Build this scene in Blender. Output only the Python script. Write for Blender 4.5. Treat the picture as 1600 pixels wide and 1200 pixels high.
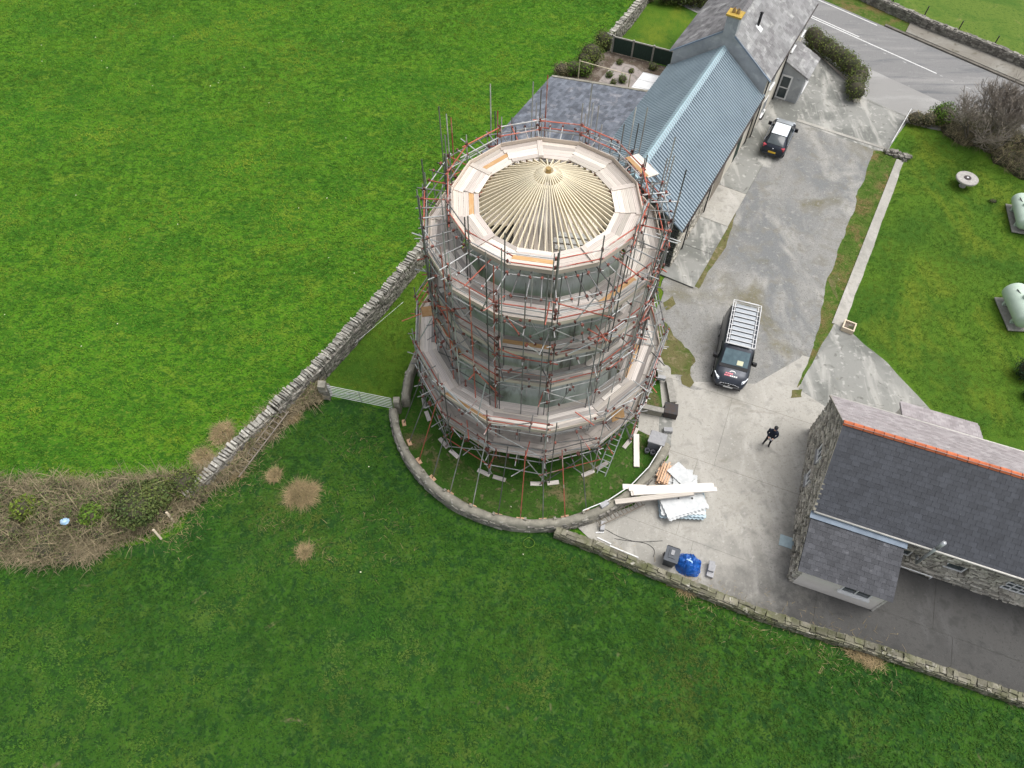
import bpy, math, random
from math import sin, cos, tan, pi, radians, sqrt, atan2, hypot, floor
from mathutils import Vector, Matrix, noise
random.seed(11)
for o in list(bpy.data.objects): bpy.data.objects.remove(o)
SC = bpy.context.scene
COL = SC.collection
V = Vector
# ------------------------------------------------------------------ camera (solved from the photograph's vertical lines)
CH, CF, NX, NY = 34.0, 1109.0, 785.0, 1336.0           # height, focal length and nadir in photograph pixels
_d = V((NX-800, NY-600, CF)).normalized()
_f = V((0, 0, 1)); _y = (_f - _d*_f.dot(_d)).normalized(); _z = -_d; _x = _y.cross(_z)
def cam2world(c): c = V(c); return V((_x.dot(c), _y.dot(c), _z.dot(c)))
cd = bpy.data.cameras.new('camera'); cam = bpy.data.objects.new('camera', cd); COL.objects.link(cam)
cd.sensor_fit = 'HORIZONTAL'; cd.sensor_width = 36; cd.lens = CF*36/1600; cd.clip_end = 5000; cd.clip_start = .1
r_, d_, f_ = cam2world((1,0,0)), cam2world((0,1,0)), cam2world((0,0,1))
cam.matrix_world = Matrix(((r_.x,-d_.x,-f_.x,0),(r_.y,-d_.y,-f_.y,0),(r_.z,-d_.z,-f_.z,CH),(0,0,0,1)))
SC.camera = cam
def G(px, py, z=0.0):
    """ground-survey helper: the point at height z that the photograph shows at px,py"""
    r = cam2world((px-800, py-600, CF)); t = (z-CH)/r.z
    return V((r.x*t, r.y*t, z))
# ------------------------------------------------------------------ world, sun, exposure
W = bpy.data.worlds.new('World'); SC.world = W; W.use_nodes = True
wn = W.node_tree.nodes; sky = wn.new('ShaderNodeTexSky'); sky.sky_type = 'NISHITA'; sky.sun_disc = False
SUN_EL, SUN_AZ = 68, 80            # degrees; azimuth clockwise from +Y
sky.sun_elevation = radians(SUN_EL); sky.sun_rotation = radians(SUN_AZ)
sky.air_density = .7; sky.dust_density = 4.0; sky.ozone_density = .6; sky.altitude = 50
bg = wn['Background']; bg.inputs[1].default_value = .15
hs = wn.new('ShaderNodeHueSaturation'); hs.inputs['Saturation'].default_value = .30      # a white overcast, not a blue sky
W.node_tree.links.new(sky.outputs[0], hs.inputs['Color']); W.node_tree.links.new(hs.outputs[0], bg.inputs[0])
sd = bpy.data.lights.new('sun', 'SUN'); sd.energy = .9; sd.angle = radians(38); sd.color = (1, .975, .94)
sun = bpy.data.objects.new('sun', sd); COL.objects.link(sun)
sdir = V((sin(radians(SUN_AZ))*cos(radians(SUN_EL)), cos(radians(SUN_AZ))*cos(radians(SUN_EL)), sin(radians(SUN_EL))))
sun.rotation_euler = sdir.to_track_quat('Z', 'Y').to_euler(); sun.location = (0, 0, 80)
SC.view_settings.view_transform = 'Standard'; SC.view_settings.look = 'None'
SC.view_settings.exposure = .75; SC.view_settings.gamma = 1; SC.view_settings.use_curve_mapping = False

# ------------------------------------------------------------------ materials
MATS = {}
def mat(name, c1, c2=None, scale=4, c3=None, s3=1, t3=.6, rough=.85, metal=0, bump=0, bscale=30, rnd=None, vary=0, hue=0,
        coord='Object', stretch=(1,1,1), spec=.3, lo=.35, hi=.65, detail=4, trans=0, big=None):
    m = bpy.data.materials.new(name); m.use_nodes = True; nt = m.node_tree; n = nt.nodes; L = nt.links.new
    b = n['Principled BSDF']; b.inputs['Roughness'].default_value = rough; b.inputs['Metallic'].default_value = metal
    b.inputs['Specular IOR Level'].default_value = spec
    if coord == 'World': src = n.new('ShaderNodeNewGeometry').outputs['Position']
    else: src = n.new('ShaderNodeTexCoord').outputs[coord]
    mp = n.new('ShaderNodeMapping'); mp.inputs['Scale'].default_value = stretch; L(src, mp.inputs[0]); vec = mp.outputs[0]
    def nz(s, d=detail, off=0, dist=0):
        t = n.new('ShaderNodeTexNoise'); t.inputs['Scale'].default_value = s; t.inputs['Detail'].default_value = d
        t.inputs['Roughness'].default_value = .6; t.inputs['Distortion'].default_value = dist
        if off:
            a = n.new('ShaderNodeVectorMath'); a.inputs[1].default_value = (off, off*1.7, off*.3); L(vec, a.inputs[0]); L(a.outputs[0], t.inputs[0])
        else: L(vec, t.inputs[0])
        return t.outputs[0]
    def ramp(fac, lo, hi):
        r = n.new('ShaderNodeMapRange'); r.inputs[1].default_value = lo; r.inputs[2].default_value = hi; L(fac, r.inputs[0]); return r.outputs[0]
    def mix(fac, a, b2, mode='MIX'):
        x = n.new('ShaderNodeMix'); x.data_type = 'RGBA'; x.blend_type = mode
        if isinstance(fac, float): x.inputs[0].default_value = fac
        else: L(fac, x.inputs[0])
        for i, q in ((6, a), (7, b2)):
            if isinstance(q, tuple): x.inputs[i].default_value = (*q, 1) if len(q) == 3 else q
            else: L(q, x.inputs[i])
        return x.outputs[2]
    col = tuple(c1)
    if c2: col = mix(ramp(nz(scale), lo, hi), tuple(c1), tuple(c2))
    if c3: col = mix(ramp(nz(s3, 5, 7.3, .4), t3, t3+.14), col, tuple(c3))
    if big:
        h0 = n.new('ShaderNodeHueSaturation'); qv = n.new('ShaderNodeMapRange'); qv.inputs[1].default_value = .36; qv.inputs[2].default_value = .64; qv.inputs[3].default_value = 1-big[1]; qv.inputs[4].default_value = 1+big[1]
        L(nz(big[0], 3, 3.7, .6), qv.inputs[0]); L(qv.outputs[0], h0.inputs['Value']); qh = n.new('ShaderNodeMapRange'); qh.inputs[1].default_value = .36; qh.inputs[2].default_value = .64; qh.inputs[3].default_value = .5+big[2]; qh.inputs[4].default_value = .5-big[2]
        L(nz(big[0]*1.9, 3, 9.1, .6), qh.inputs[0]); L(qh.outputs[0], h0.inputs['Hue'])
        L(col, h0.inputs['Color']); col = h0.outputs[0]
    if rnd:
        if rnd == 'island': rv = n.new('ShaderNodeNewGeometry').outputs['Random Per Island']
        else: rv = n.new('ShaderNodeObjectInfo').outputs['Random']
        h = n.new('ShaderNodeHueSaturation'); q = n.new('ShaderNodeMapRange'); q.inputs[3].default_value = 1-vary; q.inputs[4].default_value = 1+vary
        L(rv, q.inputs[0]); L(q.outputs[0], h.inputs['Value'])
        if hue:
            w = n.new('ShaderNodeMath'); w.operation = 'MULTIPLY'; w.inputs[1].default_value = 17.31; L(rv, w.inputs[0])
            w2 = n.new('ShaderNodeMath'); w2.operation = 'FRACT'; L(w.outputs[0], w2.inputs[0])
            q2 = n.new('ShaderNodeMapRange'); q2.inputs[3].default_value = .5-hue; q2.inputs[4].default_value = .5+hue; L(w2.outputs[0], q2.inputs[0]); L(q2.outputs[0], h.inputs['Hue'])
        if isinstance(col, tuple): h.inputs['Color'].default_value = (*col, 1)
        else: L(col, h.inputs['Color'])
        col = h.outputs[0]
    if isinstance(col, tuple): b.inputs['Base Color'].default_value = (*col, 1)
    else: L(col, b.inputs['Base Color'])
    if bump:
        bp = n.new('ShaderNodeBump'); bp.inputs['Strength'].default_value = bump; bp.inputs['Distance'].default_value = .03
        L(nz(bscale, 3, 2.1), bp.inputs['Height']); L(bp.outputs[0], b.inputs['Normal'])
    if trans:
        b.inputs['Transmission Weight'].default_value = trans
    MATS[name] = m
    return m
def ground_mat(name, layers, rough=.95, bump=.6, bscale=14, spec=.15, grad=None):
    """layers: list of (colour, noise scale, lo, hi, stretch, distortion); the first gives the base colour"""
    m = bpy.data.materials.new(name); m.use_nodes = True; nt = m.node_tree; n = nt.nodes; L = nt.links.new
    b = n['Principled BSDF']; b.inputs['Roughness'].default_value = rough; b.inputs['Specular IOR Level'].default_value = spec
    pos = n.new('ShaderNodeNewGeometry').outputs['Position']; col = None
    for i, (c, s, lo, hi, st, di) in enumerate(layers):
        if i == 0: col = c; continue
        mp = n.new('ShaderNodeMapping'); mp.inputs['Scale'].default_value = (st[0], st[1], 1); mp.inputs['Location'].default_value = (i*13.7, i*5.1, 0)
        mp.inputs['Rotation'].default_value = (0, 0, st[2] if len(st) > 2 else 0)
        L(pos, mp.inputs[0]); t = n.new('ShaderNodeTexNoise'); t.inputs['Scale'].default_value = s; t.inputs['Detail'].default_value = 4 if s < 1 else 2
        t.inputs['Roughness'].default_value = .65; t.inputs['Distortion'].default_value = di; L(mp.outputs[0], t.inputs[0])
        r = n.new('ShaderNodeMapRange'); r.inputs[1].default_value = lo; r.inputs[2].default_value = hi; L(t.outputs[0], r.inputs[0])
        x = n.new('ShaderNodeMix'); x.data_type = 'RGBA'; L(r.outputs[0], x.inputs[0])
        if isinstance(col, tuple): x.inputs[6].default_value = (*col, 1)
        else: L(col, x.inputs[6])
        x.inputs[7].default_value = (*c, 1); col = x.outputs[2]
    if grad:      # an area darkened along one direction with a ragged soft edge
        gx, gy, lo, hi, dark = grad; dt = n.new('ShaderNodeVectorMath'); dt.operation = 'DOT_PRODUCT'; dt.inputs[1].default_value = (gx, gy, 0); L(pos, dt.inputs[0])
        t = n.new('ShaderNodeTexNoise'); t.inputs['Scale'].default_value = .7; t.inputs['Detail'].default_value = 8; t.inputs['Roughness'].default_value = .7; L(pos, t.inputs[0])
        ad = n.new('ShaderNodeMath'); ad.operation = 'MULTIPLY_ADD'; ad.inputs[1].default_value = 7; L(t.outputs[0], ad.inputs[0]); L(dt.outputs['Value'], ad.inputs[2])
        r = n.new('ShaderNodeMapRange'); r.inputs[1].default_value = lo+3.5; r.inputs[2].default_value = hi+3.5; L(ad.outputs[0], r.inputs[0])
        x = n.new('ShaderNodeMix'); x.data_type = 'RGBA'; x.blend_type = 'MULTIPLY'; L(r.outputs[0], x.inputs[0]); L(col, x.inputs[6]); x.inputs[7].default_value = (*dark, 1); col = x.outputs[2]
    if isinstance(col, tuple): b.inputs['Base Color'].default_value = (*col, 1)
    else: L(col, b.inputs['Base Color'])
    t = n.new('ShaderNodeTexNoise'); t.inputs['Scale'].default_value = bscale; t.inputs['Detail'].default_value = 2; L(pos, t.inputs[0])
    bp = n.new('ShaderNodeBump'); bp.inputs['Strength'].default_value = bump; bp.inputs['Distance'].default_value = .06; L(t.outputs[0], bp.inputs['Height']); L(bp.outputs[0], b.inputs['Normal'])
    MATS[name] = m; return m
A1 = (1, 1)
ground_mat('grass_upper', [
    ((.072,.185,.009), 0,0,0,A1,0), ((.044,.138,.008), .2,.46,.60,(1,1.6,.5),.4), ((.120,.205,.014), .45,.52,.66,(1,1.7,.3),.5),
    ((.030,.098,.007), 1.6,.49,.60,(1,1.9,.6),.7), ((.115,.190,.020), 3.6,.54,.66,(1,1.7,.4),.5), ((.024,.080,.006), 7,.50,.64,(1,1.5,.5),.4)], bump=1, bscale=9)
ground_mat('grass_lower', [
    ((.036,.100,.010), 0,0,0,A1,0), ((.023,.076,.009), .22,.47,.60,A1,.3), ((.062,.118,.016), .5,.53,.66,A1,.4),
    ((.016,.054,.010), 1.6,.49,.62,A1,.6), ((.050,.108,.020), 4,.54,.66,A1,.4), ((.013,.044,.009), 7,.51,.64,A1,.3), ((.15,.14,.07), .8,.66,.76,A1,.6)], bump=1, bscale=9)
ground_mat('grass_mown', [
    ((.074,.148,.012), 0,0,0,A1,0), ((.042,.104,.010), .2,.46,.60,A1,.3), ((.118,.168,.015), .35,.50,.64,(1,.6,.5),.3),
    ((.052,.120,.011), 1.6,.50,.80,(2.2,.7,-.45),.0), ((.11,.165,.022), 5,.58,.76,A1,.3), ((.03,.078,.008), 14,.55,.76,A1,.3)], bump=.6, bscale=16)
ground_mat('grass_worn', [
    ((.042,.110,.014), 0,0,0,A1,0), ((.024,.075,.010), .4,.48,.66,A1,.3), ((.15,.115,.062), .33,.55,.68,A1,.6), ((.085,.120,.03), 2.4,.54,.70,A1,.4),
    ((.018,.055,.008), 10,.52,.74,A1,.3)], bump=.8, bscale=12)
ground_mat('trampled', [
    ((.045,.105,.014), 0,0,0,A1,0), ((.145,.125,.06), .55,.52,.66,A1,.6), ((.040,.085,.014), 1.4,.52,.62,A1,.5), ((.15,.135,.07), 3,.58,.70,A1,.4), ((.03,.06,.012), 8,.52,.66,A1,.3)], bump=.7, bscale=12)
ground_mat('grass_far', [
    ((.105,.165,.026), 0,0,0,A1,0), ((.060,.130,.018), .3,.48,.66,A1,.4), ((.19,.20,.06), .55,.58,.74,A1,.5), ((.05,.105,.015), 4,.52,.7,A1,.3)], bump=.8, bscale=8)
ground_mat('verge_grass', [
    ((.075,.125,.020), 0,0,0,A1,0), ((.15,.115,.045), .5,.46,.62,A1,.4), ((.05,.10,.012), 1.6,.5,.66,A1,.4), ((.20,.155,.07), 5,.58,.74,A1,.4), ((.03,.06,.008), 12,.54,.74,A1,.3)], bump=.8, bscale=12)
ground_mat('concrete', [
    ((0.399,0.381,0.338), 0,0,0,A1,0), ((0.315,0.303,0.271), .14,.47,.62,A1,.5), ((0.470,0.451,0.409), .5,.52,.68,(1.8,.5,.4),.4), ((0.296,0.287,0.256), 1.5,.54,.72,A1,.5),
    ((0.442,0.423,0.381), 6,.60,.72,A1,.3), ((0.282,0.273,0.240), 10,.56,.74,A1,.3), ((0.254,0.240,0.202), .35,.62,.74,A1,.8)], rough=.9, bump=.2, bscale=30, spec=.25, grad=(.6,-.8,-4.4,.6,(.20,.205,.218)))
ground_mat('concrete_old', [
    ((0.264,0.264,0.242), 0,0,0,A1,0), ((0.176,0.180,0.163), .25,.47,.60,A1,.5), ((0.405,0.396,0.361), .35,.52,.64,(2.2,.45,-.5),.5), ((0.440,0.431,0.396), 2.4,.58,.74,A1,.3),
    ((0.150,0.150,0.132), 2.2,.6,.74,A1,.5), ((0.185,0.167,0.053), .6,.70,.80,A1,.5)], rough=.92, bump=.3, bscale=26, spec=.2)
ground_mat('concrete_dark', [
    ((.105,.105,.10), 0,0,0,A1,0), ((.065,.07,.066), .35,.48,.66,A1,.4), ((.17,.165,.15), .9,.58,.74,(2.4,.5,.35),.5), ((.24,.23,.21), 4.5,.68,.8,A1,.3),
    ((.06,.08,.035), .5,.66,.76,A1,.5), ((.08,.08,.075), 8,.56,.8,A1,.3)], rough=.8, bump=.3, bscale=26, spec=.35)
ground_mat('gravel', [
    ((0.262,0.258,0.241), 0,0,0,A1,0), ((0.184,0.190,0.189), .13,.46,.60,(1.5,.6,.5),.4), ((0.359,0.348,0.317), .22,.52,.66,(1.3,.7,.4),.5), ((0.152,0.136,0.078), .17,.55,.70,A1,.5),
    ((0.207,0.198,0.170), 1.1,.52,.72,A1,.5), ((0.331,0.322,0.299), 3.0,.58,.76,A1,.3), ((0.156,0.155,0.140), 12,.52,.74,A1,.2), ((0.386,0.377,0.354), 19,.60,.76,A1,.2)], rough=.95, bump=.5, bscale=24)
ground_mat('moss_edge', [
    ((.14,.13,.055), 0,0,0,A1,0), ((.08,.11,.025), .8,.46,.62,A1,.5), ((.24,.20,.12), 2,.54,.70,A1,.5), ((.09,.075,.035), 6,.54,.74,A1,.4)], bump=.7, bscale=14)
ground_mat('asphalt', [
    ((.215,.213,.208), 0,0,0,A1,0), ((.27,.265,.255), .3,.5,.66,(.35,2.4,.757),.3), ((.14,.145,.15), .5,.54,.7,(.3,2.6,.757),.3), ((.27,.27,.26), 3,.62,.76,A1,.3), ((.14,.14,.14), 14,.54,.76,A1,.2)], rough=.9, bump=.2, bscale=40)
ground_mat('asphalt_light', [
    ((.28,.275,.262), 0,0,0,A1,0), ((.35,.345,.33), .25,.48,.66,(.5,2,.757),.4), ((.23,.23,.22), .6,.58,.74,(.5,2,.757),.4), ((.24,.24,.23), 9,.56,.76,A1,.3)], rough=.9, bump=.2, bscale=40)
ground_mat('footway', [((.22,.205,.175), 0,0,0,A1,0), ((.27,.26,.23), .4,.5,.66,A1,.4), ((.14,.13,.10), 1.2,.6,.74,A1,.4)], bump=.2, bscale=30)
ground_mat('soil', [((.11,.085,.065), 0,0,0,A1,0), ((.20,.17,.14), 1.2,.5,.66,A1,.5), ((.06,.07,.03), 2,.58,.7,A1,.4), ((.30,.27,.24), 5,.6,.74,A1,.4)], bump=.6, bscale=16)
ground_mat('paving', [((.33,.29,.27), 0,0,0,A1,0), ((.22,.20,.18), 1.5,.5,.66,A1,.4), ((.42,.38,.35), 6,.6,.74,A1,.3)], bump=.2, bscale=30)
mat('joint', (.20,.195,.165), (.11,.115,.075), 3, coord='World')
mat('stone', (.27,.255,.22), (.16,.15,.13), 6, c3=(.46,.45,.41), s3=5, t3=.60, rnd='island', vary=.42, hue=.012, bump=.6, bscale=22)
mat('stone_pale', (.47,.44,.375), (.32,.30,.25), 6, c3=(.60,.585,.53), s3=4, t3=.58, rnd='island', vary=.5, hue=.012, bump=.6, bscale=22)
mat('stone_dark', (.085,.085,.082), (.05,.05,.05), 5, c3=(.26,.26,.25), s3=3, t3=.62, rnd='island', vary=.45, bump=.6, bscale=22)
mat('mortar', (.20,.185,.155), (.13,.12,.10), 4, c3=(.30,.29,.25), s3=7, t3=.6, coord='World', bump=.5, bscale=18)
mat('cope_stone', (.40,.385,.335), (.25,.235,.20), 5, c3=(.58,.57,.52), s3=4, t3=.57, rnd='object', vary=.32, bump=.6, bscale=18, coord='World')
mat('moss_stone', (.21,.195,.15), (.10,.105,.05), 1.4, c3=(.40,.38,.33), s3=3, t3=.57, coord='World', rnd='island', vary=.35, bump=.6, bscale=18)
mat('coping', (.30,.28,.225), (.19,.18,.145), 2.2, c3=(.46,.44,.38), s3=3.2, t3=.58, coord='World', bump=.5, bscale=14)
mat('render_tower', (.52,.56,.53), (.33,.36,.33), 1.3, c3=(.15,.15,.125), s3=1.1, t3=.52, coord='World', stretch=(1,1,.35), bump=.25, bscale=14)
mat('tower_core', (.16,.15,.135), (.10,.095,.085), 3, coord='World', bump=.4)
mat('rafter', (.78,.70,.52), (.68,.60,.43), 5, c3=(.82,.75,.60), s3=3, t3=.55, rnd='object', vary=.10, coord='Object', stretch=(.4,3,3))
mat('king_post', (.42,.29,.12), (.34,.23,.09), 6)
mat('board', (.66,.605,.55), (.42,.385,.35), 1.6, c3=(.26,.24,.22), s3=2.2, t3=.57, rnd='object', vary=.48, hue=.012, stretch=(.8,9,2), coord='Object', rough=.9)
mat('board_new', (.70,.635,.56), (.44,.39,.34), 1.6, c3=(.76,.71,.64), s3=2, t3=.55, rnd='object', vary=.28, hue=.014, stretch=(.8,9,2), coord='Object', rough=.9)
mat('board_stuff', (.60,.53,.47), (.42,.37,.33), 1.2, rnd='island', vary=.25, coord='World', rough=.9)
mat('ply', (.50,.31,.15), (.42,.24,.10), 2, c3=(.58,.43,.27), s3=3, t3=.55, rnd='object', vary=.2)
mat('toe', (.66,.57,.475), (.46,.40,.335), 1.6, c3=(.60,.50,.40), s3=2, t3=.56, rnd='object', vary=.2, stretch=(.8,3,6), coord='Object', rough=.9)
mat('tube', (.42,.42,.41), (.20,.20,.195), 1.0, c3=(.40,.18,.13), s3=.8, t3=.63, rnd='object', vary=.72, rough=.5, metal=.35, spec=.5, coord='World')
mat('tube_red', (.52,.155,.10), (.36,.09,.065), 3, c3=(.50,.47,.44), s3=.9, t3=.54, rnd='object', vary=.22, rough=.6, metal=.1, coord='World')
mat('coupler', (.26,.085,.062), (.12,.065,.058), 3, rnd='island', vary=.5, rough=.7, metal=.2, coord='World')
mat('galv', (.55,.57,.58), (.42,.44,.45), 4, rough=.42, metal=.5, spec=.5)
mat('alu', (.52,.55,.55), (.40,.43,.43), 5, rough=.4, metal=.5, spec=.5)
mat('slate_dark', (.052,.056,.066), (.040,.043,.051), 2.2, c3=(.30,.31,.31), s3=7, t3=.69, rnd='object', vary=.17, rough=.62, spec=.45, coord='World', bump=.3, bscale=40)
mat('slate_dark_stuff', (.052,.056,.066), (.040,.043,.051), 2.2, c3=(.30,.31,.31), s3=7, t3=.69, rnd='island', vary=.17, rough=.62, spec=.45, coord='World', bump=.3, bscale=40)
mat('slate_purple', (.074,.076,.084), (.052,.054,.060), 2, c3=(.17,.17,.18), s3=2.4, t3=.63, rnd='object', vary=.22, rough=.7, coord='World', bump=.3)
mat('slate_pale', (.35,.32,.32), (.28,.25,.25), 2, c3=(.38,.355,.35), s3=3, t3=.58, rnd='island', vary=.16, rough=.75, coord='World', bump=.3)  # pale slate with the rear slope's sky sheen mixed into its colour
mat('slate_blue', (.145,.160,.185), (.100,.110,.130), 1.2, c3=(.235,.235,.25), s3=1.1, t3=.56, rnd='island', vary=.32, rough=.6, coord='World', bump=.3)
mat('slate_grey', (.275,.275,.27), (.19,.185,.185), .8, c3=(.37,.37,.355), s3=1.2, t3=.55, rnd='island', vary=.22, rough=.75, coord='World', bump=.3)
mat('slate_brown_shade', (.185,.178,.18), (.125,.12,.122), 1, c3=(.30,.295,.29), s3=.8, t3=.56, rnd='island', vary=.30, rough=.75, coord='World', bump=.3)
mat('ridge_tile', (.58,.175,.075), (.48,.13,.055), 4, rnd='object', vary=.14, rough=.8)
mat('lead', (.21,.26,.32), (.16,.20,.25), 2, rough=.6)
mat('metal_roof', (.29,.355,.395), (.25,.31,.35), .5, c3=(.20,.25,.275), s3=.5, t3=.62, rough=.42, metal=.1, spec=.5, coord='World')
mat('metal_ridge', (.38,.52,.56), (.33,.46,.50), .8, rough=.45, metal=.1, spec=.5, coord='World')
mat('render_grey', (.40,.415,.425), (.30,.315,.325), 1.1, c3=(.47,.48,.48), s3=1.5, t3=.57, coord='World', bump=.15)
mat('render_cream', (.66,.62,.53), (.56,.52,.44), 1, c3=(.44,.40,.33), s3=.8, t3=.62, coord='World', bump=.15)
mat('render_white', (.72,.68,.62), (.66,.62,.56), 1.4, c3=(.54,.50,.44), s3=1.8, t3=.66, coord='World')
mat('paint_white', (.78,.78,.77), (.70,.70,.69), 5, rough=.45, spec=.4)
mat('gutter', (.62,.60,.55), (.5,.48,.43), 4, rough=.5)
mat('black', (.018,.018,.02), rough=.5)
mat('rubber', (.02,.02,.021), rough=.9)
mat('dark_glass', (.03,.042,.048), (.05,.065,.07), 2, rough=.08, spec=.6)
mat('yellow_lichen', (.52,.34,.055), (.38,.27,.07), 6, bump=.5)
mat('terracotta', (.40,.27,.12), (.30,.2,.1), 6)
mat('van_paint', (.040,.046,.060), (.034,.040,.052), 3, rough=.28, metal=.35, spec=.6)
mat('car_paint', (.022,.028,.040), (.018,.023,.034), 3, rough=.22, metal=.3, spec=.6)
mat('car_roof', (.74,.79,.80), (.66,.72,.74), 3, rough=.25, spec=.6)
mat('car_sheen', (.44,.47,.49), (.38,.41,.43), 3, rough=.22, metal=.3, spec=.6)  # pale tone stands in for sky reflected by dark paint
mat('wind_glass', (.13,.20,.225), (.08,.125,.145), 2.2, rough=.06, spec=.7)  # base tint lightened in place of reflected sky
mat('headlight', (.62,.66,.70), (.5,.54,.58), 8, rough=.12, spec=.7)
mat('tail_light', (.36,.03,.045), rough=.2, spec=.6)
mat('plate_yellow', (.78,.50,.05), rough=.5)
mat('plate_white', (.78,.78,.76), rough=.5)
mat('chrome', (.55,.57,.6), rough=.2, metal=.9)
mat('sign_pink', (.75,.22,.26), rough=.4)
mat('paper', (.75,.74,.52), rough=.8)
mat('tank', (.50,.60,.50), (.44,.54,.445), 2, c3=(.58,.66,.57), s3=2, t3=.6, rough=.45, spec=.4)
mat('millstone', (.42,.405,.37), (.32,.305,.28), 6, c3=(.55,.53,.49), s3=5, t3=.58, bump=.4)
mat('block', (.40,.40,.405), (.33,.33,.335), 8, rnd='object', vary=.15, bump=.3)
mat('white_sheet', (.62,.63,.62), (.50,.52,.52), 4, rough=.5, rnd='object', vary=.08, spec=.4)
mat('blue_sheet', (.46,.56,.60), (.40,.5,.55), 4, rough=.5, rnd='object', vary=.1)
mat('pine', (.70,.60,.46), (.62,.52,.385), 2, rnd='object', vary=.12, stretch=(.8,8,2), rough=.85)
mat('pine_pale', (.78,.73,.66), (.70,.645,.57), 2, rnd='object', vary=.08, stretch=(.8,8,2), rough=.85)
mat('batten', (.66,.44,.29), (.55,.34,.21), 2, rnd='object', vary=.2, stretch=(.8,8,2), rough=.85)
mat('old_wood', (.27,.235,.19), (.19,.165,.135), 3, rnd='object', vary=.2, stretch=(.8,6,2), rough=.9)
mat('bin', (.062,.072,.085), (.05,.058,.07), 4, rough=.5, spec=.4)
mat('grey_plastic', (.20,.205,.225), (.15,.155,.17), 4, rough=.5)
mat('tarp', (.012,.11,.42), (.008,.07,.30), 6, rough=.35, spec=.5)
mat('tarp_pale', (.45,.62,.78), (.3,.5,.7), 5, rough=.35, spec=.5)
mat('fence_green', (.030,.055,.042), (.022,.04,.03), 4, stretch=(6,6,1))
mat('concrete_post', (.34,.325,.29), (.25,.24,.21), 6, bump=.3)
mat('iron', (.05,.052,.055), (.07,.05,.04), 6, rough=.7)
mat('cover', (.40,.50,.53), (.33,.42,.45), 6, rough=.6)
mat('skin', (.55,.33,.25), rough=.6)
mat('jacket', (.020,.026,.045), (.013,.017,.03), 9, rough=.9, bump=.3)
mat('trousers', (.010,.010,.012), (.016,.016,.018), 9, rough=.95)
mat('line_paint', (.72,.72,.70), (.52,.52,.50), 5, coord='World', c3=(.35,.35,.34), s3=3, t3=.62)
mat('line_faded', (.42,.42,.40), (.30,.30,.29), 4, coord='World')
mat('kerb', (.17,.155,.13), (.11,.10,.085), 3, coord='World')
mat('tree_twig', (.27,.235,.195), (.19,.165,.135), 1, rnd='island', vary=.3, coord='World')
mat('twig', (.21,.178,.098), (.115,.102,.055), 1.2, rnd='island', vary=.5, hue=.01, coord='World')
mat('twig_pale', (.30,.245,.15), (.19,.16,.095), 1.2, rnd='island', vary=.4, hue=.012, coord='World')
mat('dead_grass', (.35,.265,.14), (.23,.18,.09), 1.5, rnd='island', vary=.4, hue=.012, coord='World')
mat('bramble_leaf', (.105,.135,.035), (.06,.088,.024), 1, rnd='island', vary=.5, hue=.02, coord='World')
mat('gorse_leaf', (.14,.19,.022), (.09,.14,.018), 1, rnd='island', vary=.45, hue=.015, coord='World')
mat('hedge_leaf', (.125,.155,.034), (.070,.098,.022), 1.2, rnd='island', vary=.5, hue=.02, coord='World')
mat('bright_leaf', (.11,.19,.020), (.075,.14,.016), 1.2, rnd='island', vary=.4, hue=.015, coord='World')
mat('ever_leaf', (.022,.050,.020), (.014,.034,.014), 1.2, rnd='island', vary=.5, hue=.015, coord='World')
mat('tuft_upper', big=(.085,.24,.012), stretch=(1,1.5,1), c1=(.090,.212,.010), c2=(.048,.148,.008), scale=.45, c3=(.172,.250,.020), s3=.2, t3=.50, lo=.42, hi=.58, rnd='island', vary=.26, hue=.012, coord='World')
mat('tuft_lower', big=(.085,.30,.015), c1=(.050,.130,.011), c2=(.025,.084,.008), scale=.38, c3=(.100,.158,.025), s3=.26, t3=.53, lo=.42, hi=.58, rnd='island', vary=.26, hue=.012, coord='World')
mat('tuft_mown', (.078,.155,.012), (.042,.108,.009), .4, c3=(.135,.185,.018), s3=.3, t3=.52, rnd='island', vary=.3, hue=.012, coord='World')
mat('mound', (.075,.062,.045), (.045,.05,.025), 1.5, coord='World', bump=.8, bscale=8)
mat('bark', (.15,.13,.11), (.10,.085,.07), 5, bump=.5)

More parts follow.
